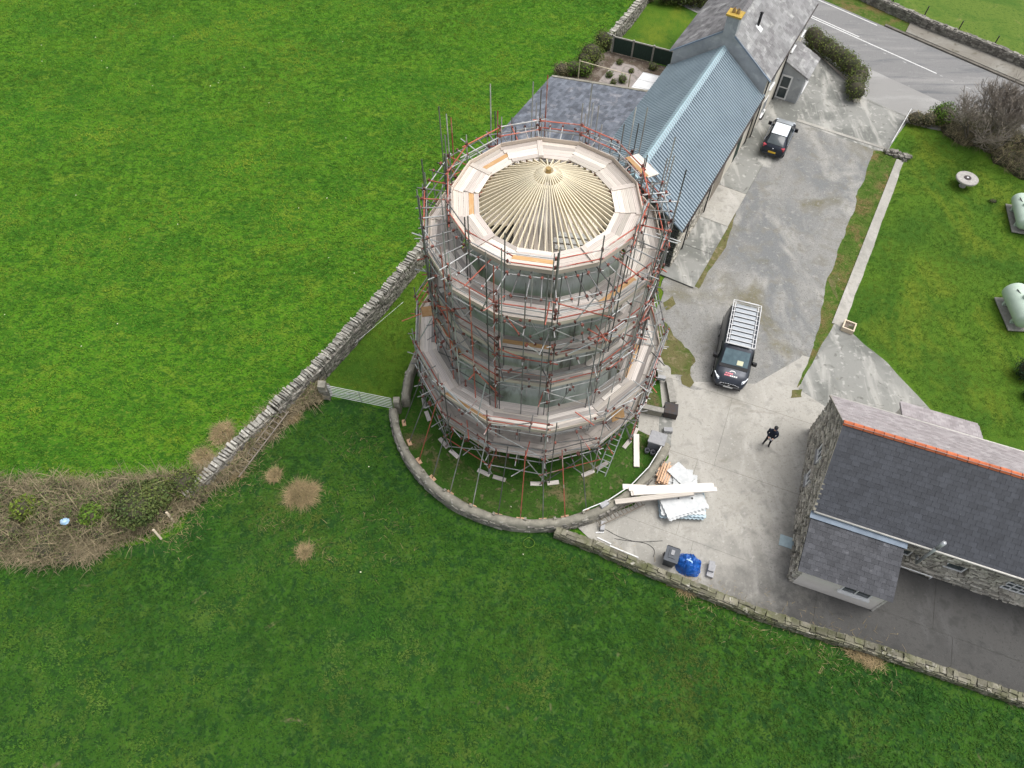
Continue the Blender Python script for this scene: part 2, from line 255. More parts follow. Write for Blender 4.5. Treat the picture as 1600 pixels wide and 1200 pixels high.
# ------------------------------------------------------------------ mesh helpers
class MB:
    def __init__(s): s.v = []; s.f = []
    def poly(s, pts):
        b = len(s.v); s.v += [tuple(p) for p in pts]; s.f.append(tuple(range(b, b+len(pts)))); return s
    def obox(s, c, ax, ay, az, jit=0):
        c, ax, ay, az = V(c), V(ax), V(ay), V(az); b = len(s.v)
        for sz in (-1, 1):
            for sx, sy in ((-1,-1),(1,-1),(1,1),(-1,1)):
                p = c + ax*sx + ay*sy + az*sz
                if jit: p += V((random.uniform(-1,1), random.uniform(-1,1), random.uniform(-1,1)))*jit
                s.v.append(tuple(p))
        for q in ((3,2,1,0),(4,5,6,7),(0,1,5,4),(1,2,6,5),(2,3,7,6),(3,0,4,7)): s.f.append(tuple(b+i for i in q))
        return s
    def box(s, x0, x1, y0, y1, z0, z1):
        return s.obox(((x0+x1)/2,(y0+y1)/2,(z0+z1)/2), ((x1-x0)/2,0,0), (0,(y1-y0)/2,0), (0,0,(z1-z0)/2))
    def prism(s, pts, off):
        """extrude a 3D polygon by vector off"""
        off = V(off); n = len(pts); b = len(s.v); P = [V(p) for p in pts]
        s.v += [tuple(p) for p in P] + [tuple(p+off) for p in P]
        s.f.append(tuple(b+i for i in reversed(range(n)))); s.f.append(tuple(b+n+i for i in range(n)))
        for i in range(n): j = (i+1) % n; s.f.append((b+i, b+j, b+n+j, b+n+i))
        return s
    def tube(s, a, b_, r, n=6, r2=None, cap=True):
        a, b_ = V(a), V(b_); d = b_-a
        if d.length < 1e-6: return s
        d.normalize(); x = d.orthogonal().normalized(); y = d.cross(x); r2 = r if r2 is None else r2; b = len(s.v)
        for p, rr in ((a, r), (b_, r2)):
            for i in range(n): t = 2*pi*i/n; s.v.append(tuple(p + x*(rr*cos(t)) + y*(rr*sin(t))))
        for i in range(n): j = (i+1) % n; s.f.append((b+i, b+j, b+n+j, b+n+i))
        if cap: s.f.append(tuple(b+i for i in reversed(range(n)))); s.f.append(tuple(b+n+i for i in range(n)))
        return s
    def path(s, pts, r, n=5):
        for a, b_ in zip(pts, pts[1:]): s.tube(a, b_, r, n)
        return s
    def lathe(s, prof, n=20, c=(0,0,0), a0=0, a1=2*pi):
        c = V(c); full = abs(a1-a0-2*pi) < 1e-6; b = len(s.v); m = len(prof); k = n if full else n+1
        for i in range(k):
            t = a0+(a1-a0)*i/n
            for r, z in prof: s.v.append((c.x+r*cos(t), c.y+r*sin(t), c.z+z))
        for i in range(n):
            i2 = (i+1) % k
            for j in range(m-1): s.f.append((b+i*m+j, b+i2*m+j, b+i2*m+j+1, b+i*m+j+1))
        return s
    def build(s, name, m=None, parent=None, smooth=False, **kw):
        me = bpy.data.meshes.new(name); me.from_pydata(s.v, [], s.f); me.update()
        if m: me.materials.append(MATS[m])
        if smooth: me.polygons.foreach_set('use_smooth', [True]*len(me.polygons))
        o = bpy.data.objects.new(name, me); COL.objects.link(o)
        if parent: o.parent = parent
        for k, v in kw.items(): o[k] = v
        return o
    def mesh(s, name, m, smooth=False):
        me = bpy.data.meshes.new(name); me.from_pydata(s.v, [], s.f); me.update(); me.materials.append(MATS[m])
        if smooth: me.polygons.foreach_set('use_smooth', [True]*len(me.polygons))
        return me
def inst(me, name, parent, mtx):
    o = bpy.data.objects.new(name, me); COL.objects.link(o); o.parent = parent; o.matrix_basis = mtx; return o
def thing(name, label, cat, loc=(0,0,0), rz=0, group=None):
    o = bpy.data.objects.new(name, None); COL.objects.link(o); o.location = loc; o.rotation_euler = (0,0,rz); o.empty_display_size = .3
    o['label'] = label; o['category'] = cat
    if group: o['group'] = group
    return o
def tag(o, label, cat, group=None):
    o['label'] = label; o['category'] = cat
    if group: o['group'] = group
    return o
def frame(o, x, y, z):
    """matrix with columns x,y,z (carrying scale) and origin o"""
    return Matrix(((x[0],y[0],z[0],o[0]),(x[1],y[1],z[1],o[1]),(x[2],y[2],z[2],o[2]),(0,0,0,1)))
UBOX = {}
def ubox(m):
    if m not in UBOX: UBOX[m] = MB().obox((0,0,0),(.5,0,0),(0,.5,0),(0,0,.5)).mesh('plank_'+m, m)
    return UBOX[m]
UTUBE = {}
def utube(m):
    if m not in UTUBE: UTUBE[m] = MB().tube((0,0,0),(0,0,1),1,7).mesh('tube_'+m, m, True)
    return UTUBE[m]
def plank(name, parent, m, c, xv, yv, zv):
    return inst(ubox(m), name, parent, frame(c, xv, yv, zv))
def rod(name, parent, m, a, b, r=.0275):
    a, b = V(a), V(b); d = b-a; L = d.length; z = d/L; x = z.orthogonal().normalized(); y = z.cross(x)
    return inst(utube(m), name, parent, frame(a, x*r, y*r, z*L))
def U(a, b): return random.uniform(a, b)
def structure(o): o['kind'] = 'structure'; return o
def edge_jitter(pts, jit, step=.22):
    out = []
    for a, b in zip(pts, pts[1:]+pts[:1]):
        n = max(1, int((b-a).length/step))
        for i in range(n):
            p = a.lerp(b, i/n)
            q = noise.noise_vector(p*.55)*jit*1.4 + noise.noise_vector(p*2.1)*jit*.5 + noise.noise_vector(p*5.0)*jit*.16
            out.append(V((p.x+q.x, p.y+q.y, p.z)))
    return out
def sheet(name, px, z, m, jit=0, world=False):
    pts = [V((p[0], p[1], z)) for p in px] if world else [G(p[0], p[1], 0)+V((0,0,z)) for p in px]
    if jit: pts = edge_jitter(pts, jit)
    a = sum(p.x*q.y-q.x*p.y for p, q in zip(pts, pts[1:]+pts[:1]))
    if a < 0: pts.reverse()
    return structure(MB().poly(pts).build(name, m))
# ------------------------------------------------------------------ ground, roads, yard
structure(MB().poly([(-1500,-1500,-.02),(1500,-1500,-.02),(1500,1500,-.02),(-1500,1500,-.02)]).build('ground', 'grass_upper'))
sheet('lower_field', [(-500,880),(0,862),(150,850),(270,835),(330,745),(420,668),(505,625),(560,630),(615,645),(628,700),(660,745),(720,790),(800,815),(865,826),
      (930,858),(1000,890),(1200,972),(1400,1034),(1600,1104),(1900,1200),(1900,1500),(800,1700),(-500,1500)], .004, 'grass_lower', .3)
sheet('tower_lawn', [(505,600),(665,405),(745,300),(960,330),(1035,420),(1032,470),(1022,560),(1000,640),(880,640),(760,640),(690,560),(660,560),(640,600),(617,640)], .006, 'grass_mown', .15)
ringc = V((1.2, 21.6, 0)); RW = 7.8
sheet('ring_lawn', [(ringc.x+7.55*cos(radians(a)), ringc.y+7.55*sin(radians(a))) for a in range(-200, 20, 8)]+[(7.6,25.5),(-5.2,26.5)], .010, 'grass_worn', 0, True)
wp = [(ringc.x+r*cos(radians(a)), ringc.y+1.0*(r<7)+r*sin(radians(a))) for r, rng in ((7.15, range(-150, 0, 6)), (6.3, range(-6, -152, -6))) for a in rng]
sheet('trampled_ring', [(x, y) for x, y in wp], .013, 'trampled', .22, True)
# the road runs straight; frame taken along its centre line
RP, RD, RN = V((25.75,61.96,0)), V((.7274,-.6863,0)), V((.6863,.7274,0))
def R(a, o, z=0): p = RP+RD*a+RN*o; return V((p.x, p.y, z))
def strip(name, a0, a1, o0, o1, z, m, world=True):
    return structure(MB().poly([R(a0,o0,z), R(a1,o0,z), R(a1,o1,z), R(a0,o1,z)]).build(name, m))
strip('far_field', -300, 400, 6.2, 400, .004, 'grass_far')
strip('road', -250, 300, -3.35, 3.35, .016, 'asphalt')
strip('road_shoulder', -250, 300, -6.6, -3.3, .013, 'asphalt_light')
strip('road_verge', -250, 7.2, 3.3, 6.4, .010, 'verge_grass')
structure(MB().prism([R(7.0,3.75,0), R(300,3.75,0), R(300,6.2,0), R(6.4,6.2,0)], (0,0,.11)).build('footway', 'footway'))
structure(MB().prism([R(5.2,3.37,0), R(300,3.50,0), R(300,3.75,0), R(5.2,3.62,0)], (0,0,.12)).build('kerb', 'kerb'))
strip('centre_line', -250, 11.7, -.06, .06, .0205, 'line_paint')
strip('centre_line_outer', -250, 4.5, .22, .34, .0205, 'line_paint')
strip('edge_line', -250, 4.7, 2.98, 3.09, .0205, 'line_paint')
strip('edge_line_near', -250, 3.6, -3.22, -3.12, .0205, 'line_faded')
for i, (a, w) in enumerate(((12.0,.25),(12.9,.3),(14.2,.55),(15.6,.2),(16.8,.4),(5.4,.2),(7.1,.3),(8.9,.35))):
    o = -.05 if a > 11 else -.42
    structure(MB().poly([R(a,o-.05,.0205),R(a+w,o-.03,.0205),R(a+w*.9,o+.06,.0205),R(a+.05,o+.05,.0205)]).build('worn_marking', 'line_faded'))
# far wall over the road is built with the other walls below
sheet('drive_mouth', [(1325,150),(1345,165),(1418,192),(1500,212),(1640,240),(1800,330),(1700,180),(1480,105),(1345,95)], .0145, 'asphalt_light', .1)
fore = sheet('house_forecourt', [(1180,262),(1180,215),(1205,150),(1262,60),(1290,85),(1345,150),(1420,184),(1386,238),(1365,234),(1244,191),(1196,260)], .032, 'concrete_old', .05)
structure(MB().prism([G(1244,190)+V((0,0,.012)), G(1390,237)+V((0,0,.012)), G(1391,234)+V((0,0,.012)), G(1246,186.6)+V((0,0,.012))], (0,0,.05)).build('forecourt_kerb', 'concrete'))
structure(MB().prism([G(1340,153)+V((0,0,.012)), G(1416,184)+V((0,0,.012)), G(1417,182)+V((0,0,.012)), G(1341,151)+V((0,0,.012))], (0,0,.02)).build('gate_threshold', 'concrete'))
sheet('gravel_drive', [(1018,505),(1026,466),(1040,430),(1075,440),(1100,395),(1180,255),(1215,180),(1250,182),(1390,230),(1372,260),(1335,340),(1310,420),(1300,470),(1292,540),(1266,604),(1235,612),(1180,610),(1130,600),(1060,606),(1022,548)], .027, 'gravel', .34)
sheet('verge', [(1366,236),(1388,236),(1412,246),(1412,252),(1306,508),(1262,590),(1246,606),(1270,540),(1288,460),(1306,400),(1343,300)], .031, 'verge_grass', .14)
sheet('moss_patch', [(1022,520),(1040,508),(1056,530),(1080,562),(1074,584),(1050,590),(1035,560)], .034, 'moss_edge', .4)
for mp in ([(1060,588),(1074,584),(1086,592),(1080,604),(1064,602)],[(1030,470),(1046,462),(1052,474),(1036,482)],[(1240,612),(1256,606),(1258,622),(1244,626)],[(1300,440),(1308,425),(1314,440),(1304,470)]): sheet('moss_patch', mp, .0345, 'moss_edge', .3)
sheet('moss_strip', [(1085,447),(1092,452),(1135,385),(1150,330),(1140,345)], .034, 'moss_edge', .12)
sheet('garden_lawn', [(1408,254),(1392,236),(1421,184),(1470,196),(1700,160),(2000,250),(2000,760),(1700,735),(1540,690),(1452,641),(1385,566),(1330,521),(1318,512)], .010, 'grass_mown', .06)
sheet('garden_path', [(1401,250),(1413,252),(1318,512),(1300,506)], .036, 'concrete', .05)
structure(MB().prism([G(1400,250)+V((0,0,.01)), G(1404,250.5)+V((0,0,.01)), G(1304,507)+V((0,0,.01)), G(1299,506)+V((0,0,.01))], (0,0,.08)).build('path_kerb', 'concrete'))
def clip(poly, n, d):
    out = []
    for a, b in zip(poly, poly[1:]+poly[:1]):
        da, db = a.dot(n)-d, b.dot(n)-d
        if da >= 0: out.append(a)
        if (da >= 0) != (db >= 0): out.append(a.lerp(b, da/(da-db)))
    return out
yard_px = [(1026,548),(1060,596),(1180,600),(1250,560),(1290,505),(1315,505),(1330,540),(1300,630),(1452,640),(1540,690),(1700,750),(1900,850),(2000,1225),(1800,1158),(1600,1094),(1400,1026),(1200,962),(1080,912),(1000,880),(935,855),(900,822),(990,790),(1045,715),(1035,640)]
yard = sheet('yard', yard_px, .008, 'joint', 0)
YP = [G(*p)+V((0,0,.026)) for p in yard_px]
ya = sum(p.x*q.y-q.x*p.y for p, q in zip(YP, YP[1:]+YP[:1]))
if ya < 0: YP.reverse()
yu, yv = V((.934,-.357,0)), V((.357,.934,0)); Y0 = G(1056,836)
for i in range(-2, 6):
    for j in range(-3, 4):
        w, h = 6.2, 4.6; c = Y0+yu*(i*w+.9*(j%2))+yv*(j*h)
        q = YP
        for n_, d_0 in ((yu, c.dot(yu)+.007), (-yu, -(c.dot(yu)+w-.007)), (yv, c.dot(yv)+.007), (-yv, -(c.dot(yv)+h-.007))):
            q = clip(q, n_, d_0)
            if len(q) < 3: break
        if len(q) < 3: continue
        low = (c+yu*w*.5+yv*h*.5)
        dark = i >= 1 and j < 0 or (i >= 3)
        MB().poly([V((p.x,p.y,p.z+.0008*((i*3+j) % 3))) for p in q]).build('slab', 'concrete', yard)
sheet('side_slab', [(1302,506),(1330,521),(1385,566),(1452,640),(1465,655),(1300,652),(1290,636),(1248,608),(1257,588)], .0325, 'concrete_old', .05)
# barn apron, slightly raised, in four bays
BU, BV, BO = V((.476,.8795,0)), V((-.8795,.476,0)), V((9.75,31.35,0))
BR = atan2(BU.y, BU.x)
def B(u, v, z=0): p = BO+BU*u+BV*v; return V((p.x, p.y, z))
apron = structure(MB().prism([B(-.35,-2.0,0),B(13.4,-2.05,0),B(13.4,.3,0),B(-.35,.3,0)], (0,0,.10)).build('apron', 'joint'))
for a, b, m in ((-.35,2.9,'concrete_old'),(2.93,5.9,'concrete_old'),(5.93,9.6,'concrete'),(9.63,13.4,'concrete_old')):
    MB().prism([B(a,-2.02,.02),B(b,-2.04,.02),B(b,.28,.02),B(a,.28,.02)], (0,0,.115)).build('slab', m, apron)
structure(MB().poly([B(13.2,-2.6,.030),B(23,-2.6,.030),B(23,.2,.030),B(13.2,.2,.030)]).build('house_side', 'concrete_old'))
# back garden
sheet('back_lawn', [(960,70),(1003,8),(1030,-30),(1130,0),(1062,110),(1010,95)], .006, 'grass_mown', .05)
sheet('flower_bed', [(865,122),(905,95),(955,78),(1060,110),(1020,150),(1000,150)], .010, 'soil', .08)
sheet('garden_paving', [(935,128),(962,97),(990,102),(1010,118),(985,140)], .016, 'paving', .06)

# ------------------------------------------------------------------ stone walls
def stone_face(mb, o, u, w, h, nrm, ztop=None, holes=(), rh=(.10,.20), rl=(.18,.5), proud=(.02,.08), gap=.012):
    o, u, nrm = V(o), V(u), V(nrm); z = 0
    while z < h-.04:
        dh = min(U(*rh), h-z); x = -U(0, .2)
        while x < w:
            dl = U(*rl); x0, x1 = max(0, x), min(w, x+dl); x += dl
            if x1-x0 < .05: continue
            if ztop and z+dh*.6 > min(ztop(x0), ztop(x1)): continue
            if any(x1 > a and x0 < b and z+dh > c and z < d for a, b, c, d in holes): continue
            p = U(*proud); c = o+u*((x0+x1)/2)+V((0,0,z+dh/2))+nrm*(p/2-.02)
            mb.obox(c, u*((x1-x0)/2-gap), nrm*(p/2+.02), V((0,0,dh/2-gap)), jit=min(.018, dh*.12))
        z += dh
    return mb
def dry_wall(name, label, pts, h, t, cope=True, cope_m='cope_stone', stone='stone', cope_len=.26, cope_h=.24, lean=.25, step=.16, group=None, base_z=0.0, face_gap=.012, up=(0,)):
    P = [V(p) for p in pts]; t_ = thing(name, label, 'wall', P[0], group=group); P = [p-P[0] for p in P]
    core = MB(); st = MB(); n = 0
    for i, (a, b) in enumerate(zip(P, P[1:])):
        d = b-a; L = d.length; d = d/L; nr = V((d.y, -d.x, 0))
        ext = .0
        core.prism([a-nr*t*.5+V((0,0,base_z-.1)), a+nr*t*.5+V((0,0,base_z-.1)), a+nr*t*.42+V((0,0,h-.02)), a-nr*t*.42+V((0,0,h-.02))], d*L)
        for s in (1, -1):
            stone_face(st, a+nr*s*(t*.5)+V((0,0,base_z)), d, L, h-base_z, (nr*s*.97+V((0,0,.12))), rh=(.09,.18), rl=(.14,.42), gap=face_gap)
        if not cope:
            x = 0
            while x < L:
                l = U(.2,.55); y = -t*.5
                while y < t*.5-.05:
                    ww = U(.16,.34); ww = min(ww, t*.5-y); st.obox(a+d*(x+l/2)+nr*(y+ww/2)+V((0,0,h+U(-.03,.05))), d*(l/2-.012), nr*(ww/2-.012), (0,0,.06), jit=.03); y += ww
                x += l
    core.build('core', 'mortar', t_); st.build('stones', stone, t_, kind='stuff')
    if cope:
        lib = []
        for k in range(7):
            m_ = MB().obox((0,0,0),(.5,0,0),(0,.5,0),(0,0,.5),jit=.10); lib.append(m_.mesh('cope_stone_shape', cope_m))
        for a, b in zip(P, P[1:]):
            d = b-a; L = d.length; d = d/L; nr = V((d.y,-d.x,0)); x = 0
            while x < L:
                w = step*U(.7,1.4); hh = cope_h*U(.75,1.3); tl = U(-.12,.35)*lean/.25
                z = (V((0,0,1))+d*tl).normalized(); xx = (d-z*d.dot(z)).normalized(); rot = U(-.15,.15); yy = (nr+d*rot).normalized()
                inst(random.choice(lib), 'cope_stone', t_, frame(a+d*(x+w/2)+nr*U(-.05,.05)+V((0,0,h+hh/2-.03)), xx*(w*U(.5,.85)), yy*(t*U(.7,1.1)), z*hh)); x += w; n += 1
    return t_
W1 = [G(662,388,.9), G(590,474,.9), G(500,573,.9), G(430,640,.9)]
W1 = [V((p.x,p.y,0)) for p in W1]
dry_wall('dry_stone_wall', 'long grey dry stone wall with upright cope stones between the bright field and the gate', [V((-2.6,38.0,0))]+W1, 1.15, .55, step=.15, cope_h=.30)
W1b = [V((p.x,p.y,0)) for p in (G(428,642,.7), G(375,690,.7), G(330,738,.7), G(290,775,.6))]
dry_wall('dry_stone_wall', 'lower pale dry stone wall sinking into brambles between the two green fields', W1b, .85, .5, step=.18, cope_h=.2)
W3 = [V((p.x,p.y,0)) for p in (G(1012,-12,.8), G(985,25,.8), G(950,64,.8))]
dry_wall('garden_wall', 'dry stone wall with upright cope stones beside the small back lawn', W3, 1.1, .5, step=.2, cope_h=.26)
LW = [V((p.x,p.y,0)) for p in (G(868,826,.7), G(930,849,.7), G(1000,880,.7), G(1080,912,.7), G(1200,959,.7), G(1400,1021,.7), G(1600,1089,.7), G(1800,1155,.7))]
dry_wall('boundary_wall', 'low rough mortared stone wall between the concrete yard and the dark green field', LW, .52, .38, cope=False, stone='moss_stone')
FWp = [R(-40,6.0), R(-6,6.0), R(2,5.9), R(8,5.6), R(14,5.9), R(30,6.3), R(60,6.6)]
dry_wall('roadside_wall', 'low grey stone wall on the far side of the road', FWp, .75, .45, cope=False)
for i, (a, o) in enumerate(((4.0,6.9),(7.1,6.65),(10.26,6.55),(13.4,6.55),(16.6,6.6),(.6,6.9))):
    f = MB().tube((0,0,0),(.03,.02,1.25),.055,7,.05).build('fence_post', 'iron'); f.location = R(a, o)
    tag(f, ['second from left', 'third from left', 'fourth from left', 'fifth from left', 'rightmost', 'leftmost'][i]+' dark slim fence post behind the roadside wall', 'post', 'posts behind the roadside wall')
# ring wall round the tower: rough render coping
def ring_wall(a0, a1, label, h=.85, t=.36, r=RW, c=ringc):
    t_ = thing('ring_wall', label, 'wall', (c.x, c.y, 0)); mb = MB(); st = MB(); n = int(abs(a1-a0)/2)
    prof = lambda k: [(r-t/2, 0), (r-t/2-.02, h-.10), (r-t/2+.04, h), (r, h+.035), (r+t/2-.05, h-.01), (r+t/2+.02, h-.12), (r+t/2+.05, 0)]
    rings = []
    for i in range(n+1):
        a = radians(a0+(a1-a0)*i/n); q = []
        for j, (rr, z) in enumerate(prof(i)):
            w = noise.noise(V((a*9, j*.7, 3)))*.07; q.append(((rr+w)*cos(a), (rr+w)*sin(a), max(0, z+noise.noise(V((a*14, j, 9)))*.05 if j else 0)))
        rings.append(q)
    b = 0
    for q in rings: mb.v += q
    m = len(rings[0])
    for i in range(n):
        for j in range(m-1): mb.f.append((i*m+j, (i+1)*m+j, (i+1)*m+j+1, i*m+j+1))
    mb.f.append(tuple(range(m))); mb.f.append(tuple(n*m+j for j in reversed(range(m))))
    mb.build('wall', 'coping', t_, True)
    for i in range(n*3):
        a = radians(U(a0, a1)); z = U(.05, h-.15); nr = V((cos(a), sin(a), 0)); tt = V((-sin(a), cos(a), 0))
        st.obox(nr*(r+t/2+.03)+V((0,0,z)), tt*U(.08,.22), nr*U(.03,.06), V((0,0,U(.05,.09))), jit=.02)
    st.build('stones', 'stone', t_, kind='stuff')
    return t_
rw = ring_wall(-170, -24, 'low curved rendered wall ringing the scaffolded tower')
for a in (-163,-150,-138,-126,-114,-105,-93,-82,-71,-60):
    nr = V((cos(radians(a)), sin(radians(a)), 0)); tt = V((-nr.y, nr.x, 0))
    MB().obox(nr*(RW-.12)+V((0,0,.62)), tt*.06, nr*.07, V((0,0,.36)), jit=.015).build('cope_post', 'coping', rw)
rg = thing('guard_rail', 'thin white metal rail along the inside of the curved wall near the timber', 'rail', (ringc.x, ringc.y, 0))
rp = [V((cos(radians(a))*(RW-.2), sin(radians(a))*(RW-.2), .98)) for a in (-71,-60,-49,-38,-27)]
for a, b in zip(rp, rp[1:]): rod('rail', rg, 'paint_white', a, b, .028)
for p in rp[1:]: rod('upright', rg, 'galv', V((p.x,p.y,.3)), p, .025)
rw2 = ring_wall(152, 186, 'short curved rendered wall behind the field gate beside the tower', r=7.1)
# gate
gl, gr = G(514,612,.6), G(613,632,.6); gd = V((gr.x-gl.x, gr.y-gl.y, 0)); gL = gd.length; gd = gd/gL
t = thing('field_gate', 'galvanised seven bar steel field gate beside the curved wall', 'gate', (gl.x, gl.y, 0), atan2(gd.y, gd.x))
for k in range(7): rod('bar', t, 'paint_white', (0,0,.2+k*.17), (gL,0,.2+k*.17), .016)
for x in (0, gL*.5, gL): rod('upright', t, 'galv', (x,0,.18), (x,0,1.24), .024)
rod('brace', t, 'galv', (.03,.03,.22), (gL*.5,.03,1.1), .018)
g1 = MB().obox((0,0,.62),(.2,0,0),(0,.22,0),(0,0,.64),jit=.04).build('gate_pier', 'coping'); g1.location = (gl.x-.3*gd.x, gl.y-.3*gd.y, 0)
tag(g1, 'stubby pale stone gate pier at the bramble end of the field gate', 'pier')
g2 = MB().obox((0,0,.58),(.17,0,0),(0,.17,0),(0,0,.6),jit=.03).build('gate_pier', 'coping'); g2.location = (gr.x+.28*gd.x, gr.y+.28*gd.y, 0)
tag(g2, 'grey gate pier where the field gate meets the curved wall', 'pier')
wb = thing('stub_wall', 'short brush covered stone wall joining gate pier to long dry stone wall', 'wall', (0,0,0))
st = MB(); q0, q1 = V((gl.x-.5*gd.x, gl.y-.5*gd.y, 0)), V((W1[2].x+.7, W1[2].y-1.4, 0)); dd = (q1-q0); LL = dd.length; dd = dd/LL; nn = V((dd.y,-dd.x,0))
MB().prism([q0-nn*.22, q0+nn*.22, q0+nn*.18+V((0,0,.9)), q0-nn*.18+V((0,0,.9))], dd*LL).build('core', 'mortar', wb)
for s in (1,-1): stone_face(st, q0+nn*s*.22, dd, LL, .95, nn*s)
st.build('stones', 'stone', wb, kind='stuff')

# ------------------------------------------------------------------ tower
TC = V((1.27, 22.66, 0)); NB = 14
tw = thing('windmill_tower', 'round tapering rendered tower inside the scaffold, with open timber cone roof', 'tower', TC)
def tr(z): return 4.75-(z/13.2)*1.62
MB().lathe([(tr(0),0)]+[(tr(z)+.0, z) for z in [i*.6 for i in range(1,22)]]+[(tr(13.1),13.1),(tr(13.1)-.45,13.1),(tr(13.1)-.45,12.2)], 64).build('wall', 'render_tower', tw, True)
for z, w in ((12.75,.10),(9.0,.05)):
    MB().lathe([(tr(z)+.0,z-.12),(tr(z)+w,z-.10),(tr(z-.0)+w,z+.10),(tr(z)-.02,z+.13)], 56).build('string_course', 'render_tower', tw, True)
MB().lathe([(tr(13.1)-.42,12.2),(.05,12.2)], 40).build('void_floor', 'tower_core', tw)
MB().lathe([(3.02,13.1),(3.02,13.24),(2.75,13.24),(2.75,13.1)], 48).build('wall_plate', 'rafter', tw)
x = -2.6; k = 0
while x < 2.55:
    w = .21; y1 = sqrt(max(0, 2.62**2-max(abs(x), abs(x+w))**2)); y0 = -y1
    if x > 1.25: y0 = -y1+U(.3,.8)
    if x < -1.55: y0 = max(y0, U(-.6,-.2))
    if y1-y0 > .3:
        plank('floor_board', tw, 'board_new' if random.random() < .55 else 'board', ((x+w/2), (y0+y1)/2, 12.62+U(0,.012)), (0,(y1-y0),0), (-w*.93,0,0), (0,0,.04))
    x += w; k += 1
for i in range(3):
    plank('slate_sheet', tw, 'white_sheet', (1.35+U(-.1,.1), -1.75+i*.34, 12.70+.02*i), (1.9+U(-.3,.2),-.12+U(-.1,.1),0), (.05,.27,0), (0,0,.03))
NR = 62
rl = MB().obox((.5,0,0),(.5,0,0),(0,.5,0),(0,0,.5)).mesh('rafter_shape', 'rafter')
for i in range(NR):
    a = 2*pi*i/NR+.03; long_ = i % 2 == 0; r0 = .17 if long_ else .55
    z0 = 15.3-(2.0/2.95)*r0; p0 = V((cos(a)*r0, sin(a)*r0, z0)); p1 = V((cos(a)*3.0, sin(a)*3.0, 13.33)); d = p1-p0; L = d.length; d = d/L
    y = V((-sin(a), cos(a), 0)); z = d.cross(y)
    if z.z < 0: z = -z
    inst(rl, 'rafter', tw, frame(p0, d*L, y*.046, z*.15))
for i in range(0, NR, 4):
    a = 2*pi*(i+.5)/NR+.03; r = .62; z = 15.3-(2.0/2.95)*r-.02
    plank('nogging', tw, 'rafter', (cos(a)*r, sin(a)*r, z), (-sin(a)*.14, cos(a)*.14, 0), (cos(a)*.045, sin(a)*.045, -.03), (0,0,.12))
MB().tube((0,0,14.75),(0,0,15.36),.11,8).build('king_post', 'king_post', tw)

# ------------------------------------------------------------------ scaffold
sf = thing('scaffolding', 'tiered tube and board scaffolding wrapped round the whole tower', 'scaffolding', TC)
ANG = [radians(93.8-25.714*k) for k in range(NB)]
def pc(k, r, z, da=0): a = ANG[k % NB]+da; return V((r*cos(a), r*sin(a), z))
coup = MB()
def coupler(p, s=.043):
    a = U(0, pi); coup.obox(p, V((cos(a),sin(a),U(-.3,.3)))*s*U(.8,1.4), V((-sin(a),cos(a),U(-.3,.3)))*s, V((0,0,1))*s*U(.8,1.3))
def tm(p=.16): return 'tube_red' if random.random() < p else 'tube'
DECKS = [  # z, inner radius, outer radius, standard ring radius, boards
    (2.45, 4.6, 6.2, 6.33, 6), (5.1, 4.85, 6.2, 6.33, 6), (7.3, 4.25, 5.1, 5.22, 4), (9.5, 4.2, 5.1, 5.22, 4), (11.8, 3.72, 5.1, 5.22, 6), (13.55, 2.86, 3.97, 4.16, 5)]
OUT = {0: 6.33, 1: 6.33, 2: 5.22, 3: 5.22, 4: 5.22, 5: 4.16}
def front(k): return sin(ANG[k]-radians(12.857)) < -.05
stuffb = MB(); nboards = 0
